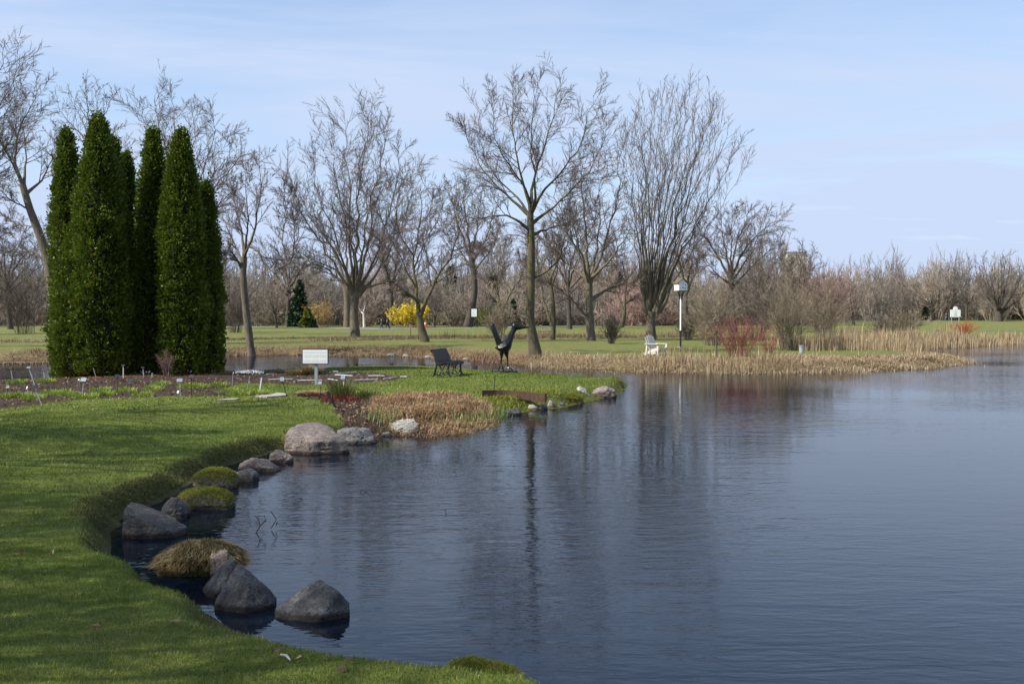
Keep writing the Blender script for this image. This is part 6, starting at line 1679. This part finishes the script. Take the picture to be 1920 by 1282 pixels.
def building(name, label, px0, px1, pyt, Y, wall, floors, bays, band=None, depth=12, glass='glass'):
    a, b_ = P(px0, 590, Y), P(px1, 590, Y); w = b_[0] - a[0]; h = P(px0, pyt, Y)[2]
    root = thing(name, label, 'building', ((a[0] + b_[0]) / 2, Y, 0))
    Acc().box((0, depth / 2, h / 2), (w, depth, h)).build('wall', M[wall], root)
    Acc().box((0, depth / 2, h + .25), (w + .6, depth + .6, .5)).build('roof', M['greyside'], root)
    fh = h / floors; bwd = w / bays; wm_ = None; bm_ = None
    for f in range(floors):
        for c in range(bays):
            loc = (-w / 2 + bwd * (c + .5), -.05, fh * (f + .55))
            if wm_ is None:
                o_ = Acc().box((0, 0, 0), (bwd * .5, .16, fh * .42)).build('window', M[glass], root, False, loc); wm_ = o_.data
            else: link('window', wm_, None, root, loc)
        if band:
            loc = (0, -.5, fh * (f + .12))
            if bm_ is None:
                o_ = Acc().box((0, 0, 0), (w * .96, 1.0, fh * .22)).build('balcony', M[band], root, False, loc); bm_ = o_.data
            else: link('balcony', bm_, None, root, loc)
    return root
M['glass_far'] = mat_plain('window_far', (0.25, 0.25, 0.26), 0.3)
building('apartment_tower', 'distant pale apartment tower rising behind the skyline tree', 1476, 1512, 473, 620, 'concrete', 12, 4, None, 14, 'glass_far')
building('apartment_block', 'distant low block with white bands hidden behind the thicket', 1438, 1572, 546, 380, 'brickred', 4, 9, 'white', 14)
hs = building('house', 'grey house gable seen between the two slim trunks', 1003, 1023, 570, 172, 'greyside', 1, 2, None, 6)

# ------------------------------------------------------------------ trees outside the frame on the left: they shade the near lawn
def copy_tree(src, label, x, y, rz, s=1.0):
    r_ = src.copy(); col.objects.link(r_); r_.location = (x, y, H(x, y)); r_.rotation_euler = (0, 0, rz); r_.scale = (s, s, s)
    r_['label'] = label; r_['group'] = 'trees left of the view'
    for c_ in list(src.children):
        d_ = c_.copy(); col.objects.link(d_); d_.parent = r_
    return r_
for lab, src, x, y, rz, sc_ in [
    ('broad bare tree beside the lawn, nearest of those left of the view', T2, -11.0, 3.2, 40, .62), ('broad bare tree beside the lawn, second of those left of the view', T2, -13.5, 7.2, 160, .66),
    ('slender bare tree beside the lawn, third of those left of the view', T5, -15.5, 11.0, 250, .85), ('broad bare tree standing behind the viewpoint on the left', T2, -8.5, -0.5, 290, .6),
    ('fork-trunked bare tree beside the lawn, farthest of those left of the view', T3, -18, 15.5, 200, 1.0)]:
    copy_tree(src, lab, x, y, R(rz), sc_)
copy_tree(SPR, 'dark spruce beside the lawn, left of the viewpoint', -12.5, 4.4, 1.0, 1.15)

for px, Y, src, rz, sc_, lab in [(20, 118, T9, 30, .95, 'bare tree in the far wood behind the many-stemmed shrub at left'), (405, 125, T3, 100, 1.0, 'bare tree in the far wood just right of the cedars'), (538, 150, T9, 200, 1.0, 'bare tree in the far wood left of the dark spruce'),
        (735, 150, T9, 80, 1.1, 'bare tree in the far wood above the two walkers'), (945, 128, T3, 10, 1.05, 'bare tree in the far wood behind the bird sculpture'), (1068, 122, T9, 300, .95, 'bare tree in the far wood between the pale slim tree and the low-limbed tree'),
        (1165, 135, T3, 150, 1.1, 'bare tree in the far wood left of the vase-shaped tree'), (1285, 118, T9, 250, .9, 'bare tree in the far wood right above the birdhouse'), (1440, 120, T3, 60, .95, 'bare tree in the far wood behind the red dogwood')]:
    x = (px - 960) / FPX * Y
    t_ = copy_tree(src, lab, x, Y, R(rz), sc_); t_['group'] = 'bare trees in the far wood'
